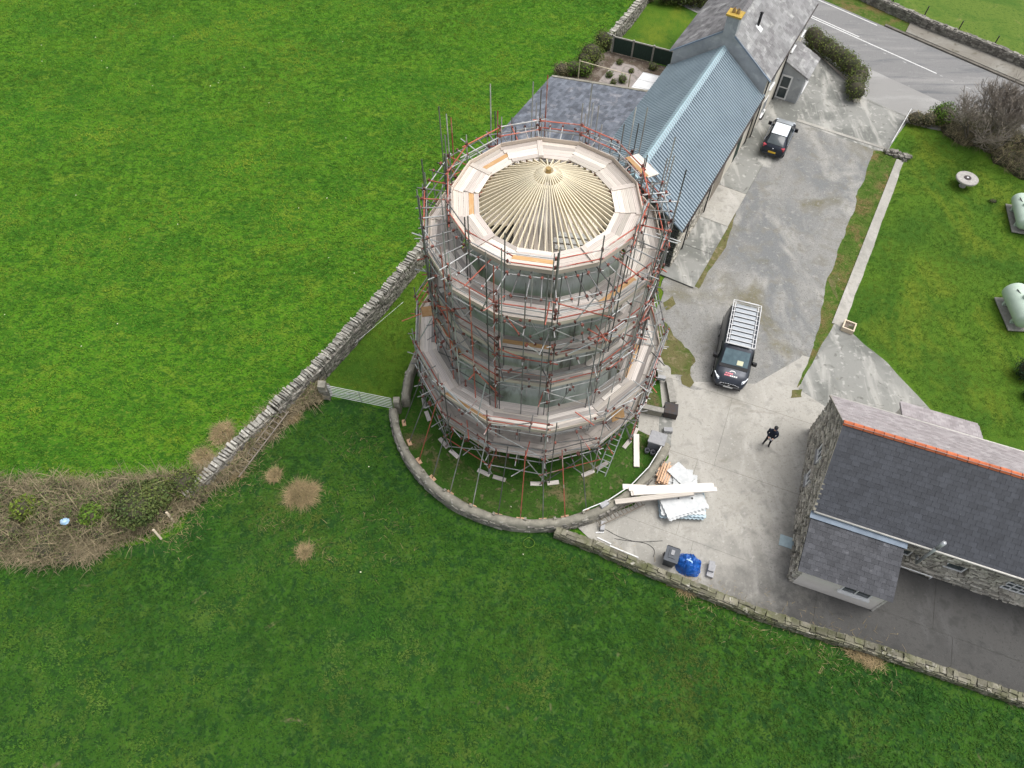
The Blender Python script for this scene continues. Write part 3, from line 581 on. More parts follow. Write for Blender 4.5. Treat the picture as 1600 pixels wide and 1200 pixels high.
for di, (z, ri, ro, rs, nbd) in enumerate(DECKS):
    for k in range(NB):                                    # radial transoms under the boards
        a = ANG[k]-radians(12.857)
        am = a
        for da, jit in ((0,0), (am-ANG[k], 0)):
            r1 = rs+U(.08,.5)
            p0, p1 = pc(k, ri-.08, z-.09, da), pc(k, r1 if di < 5 else 5.22+U(.1,.45), z-.09+U(-.02,.02), da)
            rod('transom', sf, tm(.1), p0, p1)
            coupler(pc(k, rs, z-.05, da)); coupler(pc(k, OUT[di] if di < 5 else 5.22, z-.05, da))
        if di == 5:
            for q in (.25, .75):
                da = -radians(25.714)*q; rod('transom', sf, tm(.1), pc(k, 3.0, z-.09, da), pc(k, 5.22+U(.0,.2), z-.12, da)); coupler(pc(k, 5.2, z-.1, da)); coupler(pc(k, 4.1, z-.1, da))
    for k in range(NB):
        a0, a1 = ANG[k], ANG[k]-radians(25.714); am = (a0+a1)/2; rad = V((cos(am), sin(am), 0)); tan_ = V((-sin(am), cos(am), 0)); ch = 2*tan(radians(12.857))
        lift = .042*(k % 2)
        pitch = (ro*cos(radians(12.857))-ri*cos(radians(12.857)))/nbd
        for b in range(nbd):
            r = ri*cos(radians(12.857))*1.0+pitch*(b+.5)
            L = ch*(r+pitch*.5)*U(.985,1.05)
            m_ = 'board_new' if di == 5 or random.random() < .14 else 'board'
            if random.random() < (.03 if di < 5 else .03): m_ = 'ply'
            c = rad*r+tan_*U(-.06,.06)+V((0,0,z+lift+U(0,.006))); sk = tan_+rad*U(-.006,.006)
            if di in (1,4,5) or (di in (2,3) and front(k)):
                plank('board', sf, m_, c, sk*L, -rad*(pitch*.955), V((0,0,.038))); nboards += 1
            else:
                stuffb.obox(c, sk*L/2, rad*(pitch*.4775), V((0,0,.019)))
        # toe board
        if not (di == 0 and k % 5 == 2):
            r = ro*cos(radians(12.857))+.035
            plank('toe_board', sf, 'toe', rad*r+V((0,0,z+.11+lift*.5)), tan_*(ch*r*1.0), -rad*.038, V((0,0,.22)))
        # loose boards and radial cover strips
        if di == 5 and k % 3 == 0:
            plank('board', sf, 'board_new', pc(k, (ri+ro)/2, z+.09), V((cos(ANG[k]),sin(ANG[k]),0))*1.05, V((-sin(ANG[k]),cos(ANG[k]),0))*.22, V((0,0,.03)))
        elif di in (1,2,3,4) and front(k) and random.random() < .9:
            plank('board', sf, 'board', rad*U(ri+.35,ro-.25)+V((0,0,z+lift+.045)), (tan_+rad*U(-.12,.12))*U(1.2,2.0), -rad*.2, V((0,0,.035)))
        # ledgers and guard rails
        ex = U(.05,.4); ex2 = U(.05,.35)
        for zz, nm, rr in ((z-.14,'ledger',rs), (z-.14,'ledger',ri-.0), (z+.5,'guard_rail',rs-.03), (z+.98,'guard_rail',rs-.03)):
            if nm == 'guard_rail' and (rr*0+random.random()) < (.12 if di != 5 else .04): continue
            p0, p1 = pc(k, rr, zz), pc(k+1, rr, zz); d = (p1-p0).normalized()
            if nm == 'ledger' and rr < rs-.5 and (sin(am) > .3 and di < 5): continue
            rod(nm, sf, tm((.6 if di == 5 else .3) if nm == 'guard_rail' else .15), p0-d*ex*U(.3,1)+V((0,0,U(-.03,.03))), p1+d*ex2*U(.3,1)+V((0,0,U(-.03,.03))))
            coupler(p0); 
            if random.random() < .6: coupler(p1+V((0,0,.06)))
        if di == 5:   # ledger ring on the middle standards at the top lift
            p0, p1 = pc(k, 5.22, z-.16), pc(k+1, 5.22, z-.16); d = (p1-p0).normalized()
            rod('ledger', sf, tm(.3), p0-d*U(.05,.3), p1+d*U(.05,.3)); coupler(p0)
stuffb.build('boards', 'board_stuff', sf, kind='stuff')
# standards
for k in range(NB):
    back = sin(ANG[k]) > .2
    for s in (-1, 1):
        da = s*U(.010,.026)
        z1 = U(14.5,15.3) if s < 0 or random.random() < .4 else U(13.3,14.2)
        rod('standard', sf, tm(.07), pc(k, 5.24+U(-.03,.03), 0, da), pc(k, 5.24+U(-.03,.03), z1+(.9 if random.random() < .25 else 0), da+U(-.004,.004)))
        if s < 0 or k % 2:
            rod('standard', sf, tm(.07), pc(k, 4.30+U(-.03,.03), 11.0 if s > 0 else 7.0, da*1.2), pc(k, 4.2+U(-.03,.03), U(14.75,15.7), da*1.2))
    if k % 2 == 0: rod('standard', sf, tm(.07), pc(k, 5.3, 9.3, .05), pc(k, 5.3, U(15.0,16.1), .05))
    rod('standard', sf, tm(.12), pc(k, 5.26, 5.0, -.07), pc(k, 5.26, U(13.6,16.0), -.07+U(-.006,.006)))
    if k % 3: rod('standard', sf, tm(.12), pc(k, 5.28, .1, -.224), pc(k, 5.28, U(11.5,14.8), -.224))
    rod('standard', sf, tm(.12), pc(k, 4.32, 5.2, -.2), pc(k, 4.32, U(12.8,15.2), -.2))
    for zz in (6.3, 8.5, 10.7, 12.75):                   # intermediate lift ledgers and stubs
        p0, p1 = pc(k, 5.27, zz+U(-.1,.1)), pc(k+1, 5.27, zz+U(-.1,.1)); d = (p1-p0).normalized()
        if random.random() < .75: rod('ledger', sf, tm(.28), p0-d*U(.1,.5), p1+d*U(.1,.5)); coupler(p0); coupler(p1)
        rod('stub', sf, tm(.3), pc(k, 4.7, zz, U(-.1,.1)), pc(k, 5.5+U(0,.35), zz+U(-.05,.05), U(-.1,.1)))
    for zz in (1.2, 3.7, 6.2):
        p0, p1 = pc(k, 6.4, zz+U(-.1,.1)), pc(k+1, 6.4, zz+U(-.1,.1)); d = (p1-p0).normalized()
        if random.random() < .8: rod('ledger', sf, tm(.28), p0-d*U(.1,.4), p1+d*U(.1,.4)); coupler(p0); coupler(p1)
        rod('stub', sf, tm(.3), pc(k, 5.9, zz, -.2+U(-.1,.1)), pc(k, 6.55+U(0,.35), zz, -.2+U(-.1,.1)))
    rod('standard', sf, tm(.08), pc(k, 6.36, 0.06, U(-.01,.01)), pc(k, 6.36, U(6.3,7.3), U(-.01,.01)))
    if k % 2: rod('standard', sf, tm(.08), pc(k, 6.36, 0.06, .06), pc(k, 6.36, U(5.6,6.6), .06))
    for z in (1.5, 4.96): rod('transom', sf, tm(.12), pc(k, 5.1, z, .02), pc(k, 6.5+U(0,.3), z, .02)); coupler(pc(k, 6.36, z, .02)); coupler(pc(k, 5.24, z, .02))
    for z in (1.5, 4.0, 6.2, 8.4, 10.6, 12.6): coupler(pc(k, 5.24, z)); coupler(pc(k, 5.24, z+.12, .02))
    # radial struts at the foot
    rod('brace', sf, tm(.2), pc(k, 6.36, .12), pc(k, 5.3, 2.3)); rod('brace', sf, tm(.2), pc(k, 6.3, .12, .02), pc(k, 6.3, 2.35, -.13))
    # sole boards
    for da in (-.05, .09):
        aa = ANG[k]+da; n_ = V((cos(aa), sin(aa), 0)); t2 = V((-sin(aa), cos(aa), 0))
        plank('sole_board', sf, 'board', n_*6.38+V((0,0,.045)), t2*U(.6,.75), -n_*.22, V((0,0,.05)))
# face braces
for k in range(NB):
    for (r, z0, z1, on) in ((5.3, 5.0, 7.2, k % 3 == 0), (5.3, 7.3, 9.5, k % 3 == 1), (5.3, 9.5, 11.8, k % 2 == 0), (5.3, 11.8, 13.4, k % 4 == 2), (6.42, .2, 2.8, k % 2 == 0), (6.42, 2.9, 5.0, k % 3 == 1), (6.42, 5.0, 6.4, k % 4 == 0)):
        if on:
            if (k+int(z0)) % 2: a, b = pc(k, r, z0), pc(k+1, r, z1)
            else: a, b = pc(k+1, r, z0), pc(k, r, z1)
            d = (b-a).normalized(); rod('brace', sf, tm(.15), a-d*.2, b+d*.25); coupler(a); coupler(b)
    if k % 2 == 0:   # steep stays from the lower lift up to the middle ring
        rod('brace', sf, 'galv', pc(k, 5.32, 7.0, -.1), pc(k, 6.3, 5.0, -.1))
# rakers down to the foot of the ring wall
for i, a in enumerate((-166,-156,-146,-136,-126,-115,-104,-95,-86,-77,-68)):
    n_ = V((cos(radians(a)), sin(radians(a)), 0)); foot = V((ringc.x-TC.x, ringc.y-TC.y, 0))+n_*7.35; nt = foot.normalized()
    rod('raker', sf, 'tube_red' if i in (2,7,9) else 'tube', foot+V((0,0,.04)), nt*6.42+V((0,0,U(3.6,4.6))), .026)
    coupler(nt*6.42+V((0,0,2.9)), .07); plank('sole_board', sf, 'batten', foot+V((0,0,.035)), V((-n_.y,n_.x,0))*.4, -n_*.2, V((0,0,.04)))
for i in range(130):                                   # odd tubes, stays and spare lengths
    k = random.choice([q for q in range(NB) if sin(ANG[q]) < .35]); zz = random.choice((3.0,3.8,5.6,6.2,7.8,8.6,10.0,10.8,12.2)); r = 6.42 if zz < 6 else 5.3
    da = -radians(25.7)*random.random(); a = pc(k, r+U(-.1,.1), zz, da); b = pc(k, r+U(-.15,.1), zz+U(-1.3,1.5), da+U(-.34,.34))
    if a.z > 5.5 and b.z < 5.2: b.z = 5.3
    rod('stay', sf, random.choice(('tube','tube','galv','tube_red')), a, b); coupler(a); coupler(b)
coup.build('couplers', 'coupler', sf, kind='stuff')
# loading bay lean out on the right hand side
for i in range(5):
    a = radians(-6+i*4.2); b = a+radians(3)
    rod('brace', sf, tm(.5), V((6.25*cos(a),6.25*sin(a),4.9)), V((5.4*cos(b),5.4*sin(b),7.4+U(-.4,.5))))
plank('hatch', sf, 'ply', pc(11, 5.75, 5.22), V((.75,.15,0)), V((-.1,.45,.3)), V((0,0,.03)))
mx = V((5.7*cos(radians(-44)), 5.7*sin(radians(-44)), 3.3)); plank('hatch', sf, 'ply', mx, V((.7,.35,0)), V((-.15,.3,.55)), V((.02,-.02,.02)))
mx = V((4.75*cos(radians(28)), 4.75*sin(radians(28)), 13.75)); plank('board', sf, 'board_new', mx, V((-.75,1.35,0)), V((-.5,-.28,.05)), V((0,0,.035)))
plank('board', sf, 'ply', mx+V((-.28,-.12,.04)), V((-.7,1.3,0)), V((-.18,-.1,.02)), V((0,0,.02)))
# ------------------------------------------------------------------ buildings
def gable_prism(w, zb, he, hr, x0, x1, m, name, parent, y0=0):
    """pentagon section across y (0..w) extruded along x"""
    return MB().prism([(x0,y0,zb),(x0,y0+w,zb),(x0,y0+w,he),(x0,y0+w/2,hr),(x0,y0,he)], (x1-x0,0,0)).build(name, m, parent)
def slates(parent, o, ud, sd, w, Ls, sw, ex, obj_mat, stuff_mat, pick, rows_name='slate', th=.014, jit=.006):
    """courses of slates; pick(x, s) says which become single objects, the rest are joined"""
    o, ud, sd = V(o), V(ud).normalized(), V(sd).normalized(); nn = ud.cross(sd)
    if nn.z < 0: nn = -nn
    me = MB().obox((0,0,0),(sw*.5-.004,0,0),(0,ex*.86,0),(0,0,th/2)).mesh(rows_name+'_shape', obj_mat) if obj_mat else None
    mb = MB(); rows = int(Ls/ex+.5); cnt = 0
    for r in range(rows):
        s = (r+.5)*ex; x = -(sw/2 if r % 2 else 0)
        while x < w-.02:
            x0, x1 = max(0, x), min(w, x+sw); x += sw
            if x1-x0 < .06: continue
            tilt = -.009/ex+U(-.006,.006); y = (sd+nn*tilt*1.2).normalized(); z = ud.cross(y)
            if z.z < 0: z = -z
            rot = U(-.012,.012); xx = (ud+y*rot).normalized(); yy = (y-ud*rot).normalized()
            c = o+ud*((x0+x1)/2)+sd*(s+U(-jit,jit))+nn*(.03+U(0,.004))
            if me and pick and pick((x0+x1)/2, s) and cnt < 300:
                k = (x1-x0)/sw; inst(me, rows_name, parent, frame(c, xx*k, yy, z)); cnt += 1
            else: mb.obox(c, xx*((x1-x0)/2-.004), yy*ex*.86, z*th/2)
    if mb.v: mb.build(rows_name+'s', stuff_mat, parent, kind='stuff')
    return cnt
def rib_roof(name, parent, m, x0, x1, a, b, nn, pitch=.25):
    """box profile sheet between eave line a (y,z) and ridge line b (y,z), ribs across the slope"""
    mb = MB(); pts = []; x = x0
    while x < x1:
        for dx, h in ((0,0),(.095,0),(.115,.085),(.215,.085),(.235,0)):
            if x+dx <= x1: pts.append((x+dx, h))
        x += pitch
    nn = V(nn)
    for px, h in pts:
        for (y, z) in (a, b): mb.v.append((px, y+nn.y*h, z+nn.z*h))
    for i in range(len(pts)-1): mb.f.append((2*i, 2*i+2, 2*i+3, 2*i+1))
    return mb.build(name, m, parent)
def window(parent, x, z, w, h, y, face, panes=2, rows=1, frame_m='paint_white', sill=True, name='window', d=.05):
    """window on a wall facing -y (face=-1) or +y; y is the wall plane"""
    s = face
    gl = MB().box(x-w/2, x+w/2, min(y, y+s*.012), max(y, y+s*.012), z-h/2, z+h/2).build(name, 'dark_glass', parent)
    f = MB(); y0, y1 = min(y+s*.005, y+s*d), max(y+s*.005, y+s*d); t = .06
    f.box(x-w/2-t/2, x-w/2+t/2, y0, y1, z-h/2-t/2, z+h/2+t/2); f.box(x+w/2-t/2, x+w/2+t/2, y0, y1, z-h/2-t/2, z+h/2+t/2)
    f.box(x-w/2+t/2, x+w/2-t/2, y0, y1, z+h/2-t/2, z+h/2+t/2); f.box(x-w/2+t/2, x+w/2-t/2, y0, y1, z-h/2-t/2, z-h/2+t/2)
    for i in range(1, panes): xx = x-w/2+w*i/panes; f.box(xx-.022, xx+.022, y0+.003, y1-.003, z-h/2+t/2, z+h/2-t/2)
    for i in range(1, rows): zz = z-h/2+h*i/rows; f.box(x-w/2+t/2, x+w/2-t/2, y0+.006, y1-.006, zz-.02, zz+.02)
    f.build('frame', frame_m, gl)
    if sill: MB().box(x-w/2-.1, x+w/2+.1, min(y, y+s*.16), max(y, y+s*.16), z-h/2-.11, z-h/2-.04).build('sill', 'coping' if frame_m != 'paint_white' else 'paint_white', gl)
    return gl
# ---- barn with the blue grey metal roof
bn = thing('barn', 'long barn with blue grey ribbed metal roof behind the scaffolded tower', 'barn', BO, BR)
gable_prism(6.9, 0, 3.55, 6.02, .55, 15.7, 'render_cream', 'wall', bn)
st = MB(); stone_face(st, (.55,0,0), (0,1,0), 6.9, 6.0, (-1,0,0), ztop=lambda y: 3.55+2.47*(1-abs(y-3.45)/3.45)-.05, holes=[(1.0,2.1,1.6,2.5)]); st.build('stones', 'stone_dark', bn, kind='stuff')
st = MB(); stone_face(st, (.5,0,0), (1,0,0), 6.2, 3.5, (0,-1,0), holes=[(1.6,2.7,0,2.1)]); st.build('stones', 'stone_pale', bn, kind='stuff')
n1 = V((0,-2.65,3.62)).normalized(); n2 = V((0,2.65,3.62)).normalized()
rib_roof('roof_slope', bn, 'metal_roof', .35, 15.85, (-.2,3.55), (3.45,6.22), n1)
rib_roof('roof_slope', bn, 'metal_roof', .35, 15.85, (7.1,3.55), (3.45,6.22), n2)
MB().prism([(.33,3.18,6.10),(.33,3.45,6.31),(.33,3.72,6.10),(.33,3.72,6.03),(.33,3.18,6.03)], (15.5,0,0)).build('ridge_cap', 'metal_ridge', bn)
MB().prism([(.30,-.24,3.50),(.30,3.45,6.19),(.30,7.14,3.50),(.30,7.14,3.38),(.30,3.45,6.05),(.30,-.24,3.38)], (.05,0,0)).build('bargeboard', 'lead', bn)
MB().tube((.4,-.27,3.45),(15.8,-.27,3.45),.06,7).build('gutter', 'iron', bn, True)
for x in (2.4, 6.4, 14.9): MB().tube((x,-.10,.1),(x,-.10,3.42),.045,6).build('downpipe', 'black', bn, True)
for x0, x1, z1, m_ in ((4.2,5.3,2.1,'old_wood'),(7.6,9.8,2.5,'old_wood'),(12.3,13.4,2.1,'fence_green')):
    d_o = MB().box(x0, x1, -.03, .02, .12, z1).build('door', m_, bn)
    MB().box(x0-.08, x1+.08, -.06, .01, z1, z1+.15).build('lintel', 'concrete_post', d_o)
# ---- farmhouse beyond, slate roof
fh = thing('farmhouse', 'two storey farmhouse with grey slate roof and gable chimney by the road', 'house', BO, BR)
MB().prism([(15.7,-.12,0),(15.7,6.95,0),(15.7,6.95,4.85),(15.7,3.4,7.35),(15.7,-.12,4.85)], (11.5,0,0)).build('wall', 'render_cream', fh)
MB().prism([(15.66,-.1,3.3),(15.66,6.93,3.3),(15.66,6.93,4.95),(15.66,3.4,7.55),(15.66,-.1,4.95)], (.035,0,0)).build('gable_render', 'render_grey', fh)
s1 = V((0,3.6,2.6)).normalized(); s2 = V((0,-3.6,2.6)).normalized()
for nm, o_, sdv, m_ in (('roof_slope', (15.75,-.28,4.80), s1, 'slate_grey'), ('roof_slope', (15.75,7.12,4.80), s2, 'slate_brown_shade')):  # lit slope lighter, far slope shaded: light put into the slate colours
    a = V(o_); b = a+sdv*4.53
    rs_ = MB().prism([a, V((27.4,a.y,a.z)), V((27.4,b.y,b.z)), b], (0,0,-.06)).build(nm, m_, fh)
    slates(rs_, a, (1,0,0), sdv, 11.65, 4.5, .42, .30, None, m_, None)
for i in range(20):
    MB().prism([(15.9+i*.57,3.16,7.45),(15.9+i*.57,3.42,7.64),(15.9+i*.57,3.68,7.45),(15.9+i*.57,3.42,7.52)], (.55,0,0)).build('ridge_tile', 'slate_brown_shade', fh)
MB().prism([(15.63,-.34,4.78),(15.63,3.42,7.52),(15.63,7.18,4.78),(15.63,7.18,4.70),(15.63,3.42,7.40),(15.63,-.34,4.70)], (.14,0,0)).build('verge', 'lead', fh)
ch = MB().box(15.62, 16.35, 2.92, 3.78, 6.9, 8.32).build('chimney', 'render_grey', fh)
MB().box(15.54, 16.43, 2.82, 3.88, 8.32, 8.44).build('chimney_cap', 'yellow_lichen', ch)
for y in (3.2, 3.5): MB().lathe([(.11,8.44),(.13,8.5),(.10,8.72),(.08,8.72),(.08,8.5)], 12, (16.0,y,0)).build('chimney_pot', 'terracotta', ch)
q = V((0,2.25,6.62)); sp = MB().tube((18.7,2.15,6.4),(18.7,2.15,7.5),.10,10).build('stove_pipe', 'black', fh, True)
MB().tube((18.7,2.15,7.5),(18.7,2.15,7.58),.14,10,.02).build('cowl', 'black', sp, True)
MB().obox((18.62,2.02,6.52),(.26,0,0),tuple(s1*.3),tuple(n1*.02)).build('flashing', 'paint_white', sp)
MB().tube((15.8,-.34,4.78),(27.3,-.34,4.78),.06,7).build('gutter', 'iron', fh, True)
MB().tube((15.9,-.2,.05),(15.9,-.2,4.7),.05,7).build('downpipe', 'black', fh, True)
MB().tube((21.3,-.2,.05),(21.3,-.2,4.7),.05,7).build('downpipe', 'black', fh, True)
for x, z in ((18.2,3.6),(18.2,1.3),(23.2,3.9),(26,3.7),(26,1.4)): window(fh, x, z, 1.0, 1.2, -.12, -1)
# porch
pr = MB().prism([(21.65,-1.95,0),(21.65,-.12,0),(21.65,-.12,3.05),(21.65,-1.95,2.28)], (2.95,0,0)).build('porch', 'render_grey', fh)
ps = V((0,1.95,.80)).normalized(); a = V((21.5,-2.12,2.30)); b = a+ps*2.1
MB().prism([a, V((24.75,a.y,a.z)), V((24.75,b.y,b.z)), b], (0,0,-.07)).build('porch_roof', 'slate_grey', fh)
slates(pr, a+V((0,0,.002)), (1,0,0), ps, 3.25, 2.1, .4, .3, None, 'slate_grey', None)
dr = MB().box(21.60, 21.66, -1.10, -.24, .06, 2.05).build('door', 'paint_white', fh)
MB().box(21.57, 21.605, -.98, -.36, 1.10, 1.92).build('pane', 'dark_glass', dr); MB().box(21.57, 21.605, -.98, -.36, .22, .98).build('pane', 'dark_glass', dr)
MB().box(21.54, 21.59, -1.04, -1.0, .95, 1.1).build('handle', 'chrome', dr)
MB().box(21.58, 21.65, -1.60, -1.40, 1.75, 1.95).build('lantern', 'render_grey', fh)
wv = MB().box(22.2, 23.9, -1.99, -1.94, .75, 1.75).build('window', 'dark_glass', fh)
f = MB(); f.box(22.12,22.2,-2.03,-1.96,.7,1.8); f.box(23.9,23.98,-2.03,-1.96,.7,1.8); f.box(22.2,23.9,-2.03,-1.96,1.72,1.8); f.box(22.12,23.98,-2.08,-1.95,.62,.7); f.build('frame', 'paint_white', wv)
MB().tube((21.6,-2.08,2.2),(24.65,-2.08,2.2),.05,7).build('gutter', 'black', fh, True)
# ---- slate outbuilding
ob = thing('outbuilding', 'low outbuilding with bluish slate lean to roof beside the barn', 'outbuilding', BO, BR)
MB().prism([(1.5,7.0,0),(1.5,14.65,0),(1.5,14.65,1.95),(1.5,7.0,3.25)], (10.75,0,0)).build('wall', 'stone_pale', ob)
so = V((0,-7.75,1.33)).normalized(); a = V((1.2,14.85,2.03)); b = a+so*7.9
rs_ = MB().prism([a, b, V((12.3,b.y,b.z)), V((12.3,a.y,a.z))], (0,0,-.07)).build('roof', 'slate_blue', ob)
slates(rs_, V((1.2,14.85,2.03)), (1,0,0), so, 11.1, 7.85, .36, .26, None, 'slate_blue', None)
MB().prism([(12.28,14.9,2.10),(12.28,7.05,3.45),(12.28,7.05,3.33),(12.28,14.9,1.95)], (.22,0,0)).build('verge', 'coping', ob)
MB().tube((1.3,14.93,1.98),(12.3,14.93,1.98),.06,7).build('gutter', 'iron', ob, True)
for x in (4, 8): d_o = MB().box(x, x+1, 14.62, 14.70, .05, 1.75).build('door', 'old_wood', ob)
# small white roofed lean to
wl = thing('garden_store', 'small store with bright white sheet roof between barn and garden', 'shed', BO, BR)
MB().box(13.5, 16.3, 7.3, 9.0, 0, 1.9).build('wall', 'render_cream', wl)
for i in range(3): MB().obox((13.95+i*.97,8.15,2.08),(.475,0,0),(0,.95,-.08),(0,0,.025)).build('roof_sheet', 'paint_white', wl)
for i in range(4): MB().obox((13.47+i*.97,8.15,2.115),(.025,0,0),(0,.97,-.082),(0,0,.02)).build('roof_batten', 'paint_white', wl)

# ---- stone house on the right
HO, HU = V((14.38,13.91,0)), V((.9429,-.3331,0)); HR = atan2(HU.y, HU.x)
def Hh(u, v, z=0): p = HO+HU*u+V((-HU.y,HU.x,0))*v; return V((p.x,p.y,z))
sh = thing('stone_house', 'stone house with dark slate roof and orange ridge tiles beside the yard', 'house', HO, HR)
HL = 15.0; HW = 6.45; EZ = 3.2; RZ = 5.75
MB().prism([(.22,.22,0),(.22,HW,0),(.22,HW,EZ),(.22,HW/2,RZ-.12),(.22,.22,EZ)], (HL-.22,0,0)).build('wall', 'mortar', sh)
st = MB(); gz = lambda y: EZ+(RZ-.1-EZ)*(1-abs(y-HW/2)/(HW/2))-.02
stone_face(st, (.22,HW,0), (0,-1,0), HW, RZ, (-1,0,0), ztop=lambda x: gz(HW-x), holes=[(HW-3.85,HW-2.9,2.1,3.15),(HW-3.05,HW-2.2,.85,1.8)], rh=(.07,.15), rl=(.15,.42), proud=(.17,.25))
st.build('stones', 'stone_pale', sh, kind='stuff')
st = MB(); stone_face(st, (.0,.22,0), (1,0,0), HL-.1, EZ-.1, (0,-1,0), holes=[(4.35,5.1,2.35,2.95),(4.4,5.15,1.05,1.7),(6.65,7.55,1.15,1.95),(8.25,9.35,2.45,3.05),(9.3,11.2,.95,2.0),(12.2,13.1,1.2,2)], rh=(.07,.15), rl=(.15,.48), proud=(.17,.25))
st.build('stones', 'stone_pale', sh, kind='stuff')
# windows: front
for x, z, w, h, pn, rw_ in ((4.72,2.66,.68,.5,1,1),(4.77,1.38,.66,.55,1,1),(7.1,1.55,.8,.7,1,1),(8.8,2.76,1.0,.5,2,1),(10.25,1.48,1.8,.95,5,3),(12.65,1.6,.8,.7,1,1)):
    window(sh, x, z, w, h, .215, -1, pn, rw_, sill=False, d=.06)
for y0, y1, z0, z1 in ((3.0,3.75,2.2,3.05),(2.3,2.95,.92,1.72)):
    g = MB().box(.05, .225, y0, y1, z0, z1).build('window', 'dark_glass', sh); f = MB()
    f.box(.0,.2,y0-.05,y0+.04,z0-.03,z1+.03); f.box(.0,.2,y1-.04,y1+.05,z0-.03,z1+.03); f.box(.0,.2,y0+.04,y1-.04,z1-.04,z1+.03); f.box(.0,.2,y0+.04,y1-.04,z0-.03,z0+.04); f.box(.005,.19,(y0+y1)/2-.02,(y0+y1)/2+.02,z0+.04,z1-.04)
    f.build('frame', 'paint_white', g)
    MB().box(-.08,.06,y0-.08,y1+.08,z0-.12,z0-.035).build('sill', 'slate_grey', g)
    MB().box(-.06,.06,y0-.12,y1+.12,z1+.035,z1+.17).build('lintel', 'stone_pale', g)
sf1 = V((0,HW/2+.18,RZ-EZ+.12)).normalized(); sl = sqrt((HW/2+.18)**2+(RZ-EZ+.12)**2)
a = V((-.06,-.18,EZ-.1)); b = a+sf1*sl
rs_ = MB().prism([a, V((HL,a.y,a.z)), V((HL,b.y,b.z)), b], (0,0,-.07)).build('roof_slope', 'slate_dark_stuff', sh)
slates(rs_, a, (1,0,0), sf1, HL+.06, sl, .36, .24, 'slate_dark', 'slate_dark_stuff', lambda x, s: x < 9.6-s*.35)
sf2 = V((0,-(HW/2+.18),RZ-EZ+.12)).normalized(); a = V((-.06,HW+.18,EZ-.1)); b = a+sf2*sl
rs_ = MB().prism([a, b, V((HL,b.y,b.z)), V((HL,a.y,a.z))], (0,0,-.07)).build('roof_slope', 'slate_pale', sh)
slates(rs_, a, (1,0,0), sf2, HL+.06, sl, .30, .20, None, 'slate_pale', None)
rm = MB().prism([(0,-.14,-.05),(0,-.10,.04),(0,0,.095),(0,.10,.04),(0,.14,-.05),(0,.10,-.05),(0,0,.04),(0,-.10,-.05)], (.425,0,0)).mesh('ridge_tile_shape', 'ridge_tile')
for i in range(33): inst(rm, 'ridge_tile', sh, Matrix.Translation((-.07+i*.455, HW/2, RZ+.06+U(-.014,.014))))
MB().prism([(-.075,-.2,EZ-.06),(-.075,HW/2,RZ+.06),(-.075,HW+.2,EZ-.06),(-.075,HW+.2,EZ-.14),(-.075,HW/2,RZ-.04),(-.075,-.2,EZ-.14)], (.12,0,0)).build('verge', 'coping', sh)
MB().tube((.0,-.24,EZ-.12),(HL,-.24,EZ-.12),.055,7).build('gutter', 'gutter', sh, True)
MB().tube((0,HW+.24,EZ-.12),(HL,HW+.24,EZ-.12),.055,7).build('gutter', 'gutter', sh, True)
fl = MB().tube((5.32,-.30,1.55),(5.32,-.30,3.75),.075,10).build('flue', 'galv', sh, True)
MB().tube((5.32,-.30,3.45),(5.32,-.30,4.15),.095,10).build('flue_cap', 'galv', fl, True)
MB().tube((5.32,-.30,1.6),(5.32,.1,1.6),.075,8).build('flue_elbow', 'galv', fl, True)
MB().tube((4.3,-.12,.42),(6.6,-.12,.36),.035,6).build('pipe', 'paint_white', sh, True)
MB().tube((6.6,-.12,.36),(6.6,-.12,.05),.035,6).build('pipe', 'paint_white', sh, True)
# lean to
lt = thing('lean_to', 'slate roofed lean to with white front wall against the stone house', 'lean to', HO, HR)
MB().prism([(.35,-2.62,0),(.35,-.02,0),(.35,-.02,2.82),(.35,-2.62,2.02)], (3.75,0,0)).build('wall', 'mortar', lt)
MB().box(.36, 4.08, -2.66, -2.622, .0, 2.0).build('front_wall', 'render_white', lt)
MB().box(4.08, 4.16, -2.70, -2.60, .0, 2.0).build('corner_pipe', 'gutter', lt)
st = MB(); stone_face(st, (.35,0,0), (0,-1,0), 2.66, 2.9, (-1,0,0), ztop=lambda x: 2.84-.31*x-.05, rh=(.07,.15), rl=(.15,.4), proud=(.08,.34)); st.build('stones', 'stone_pale', lt, kind='stuff')
window(lt, 2.85, 1.42, 1.25, .62, -2.66, -1, 2, 1)
sl_ = V((0,2.62,.86)).normalized(); a = V((-.02,-2.80,2.02)); b = a+sl_*2.72
rs_ = MB().prism([a, V((4.22,a.y,a.z)), V((4.22,b.y,b.z)), b], (0,0,-.06)).build('roof', 'slate_dark_stuff', lt)
slates(rs_, a, (1,0,0), sl_, 4.24, 2.72, .33, .235, 'slate_purple', 'slate_purple', lambda x, s: True)
MB().obox((2.1,-.33,2.925),(2.2,0,0),tuple(sl_*.17),tuple(V((0,-.31,.95))*.02)).build('flashing', 'lead', lt)
MB().box(-.05, 4.2, -.16, .0, 2.98, 3.03).build('flashing_upstand', 'coping', lt)
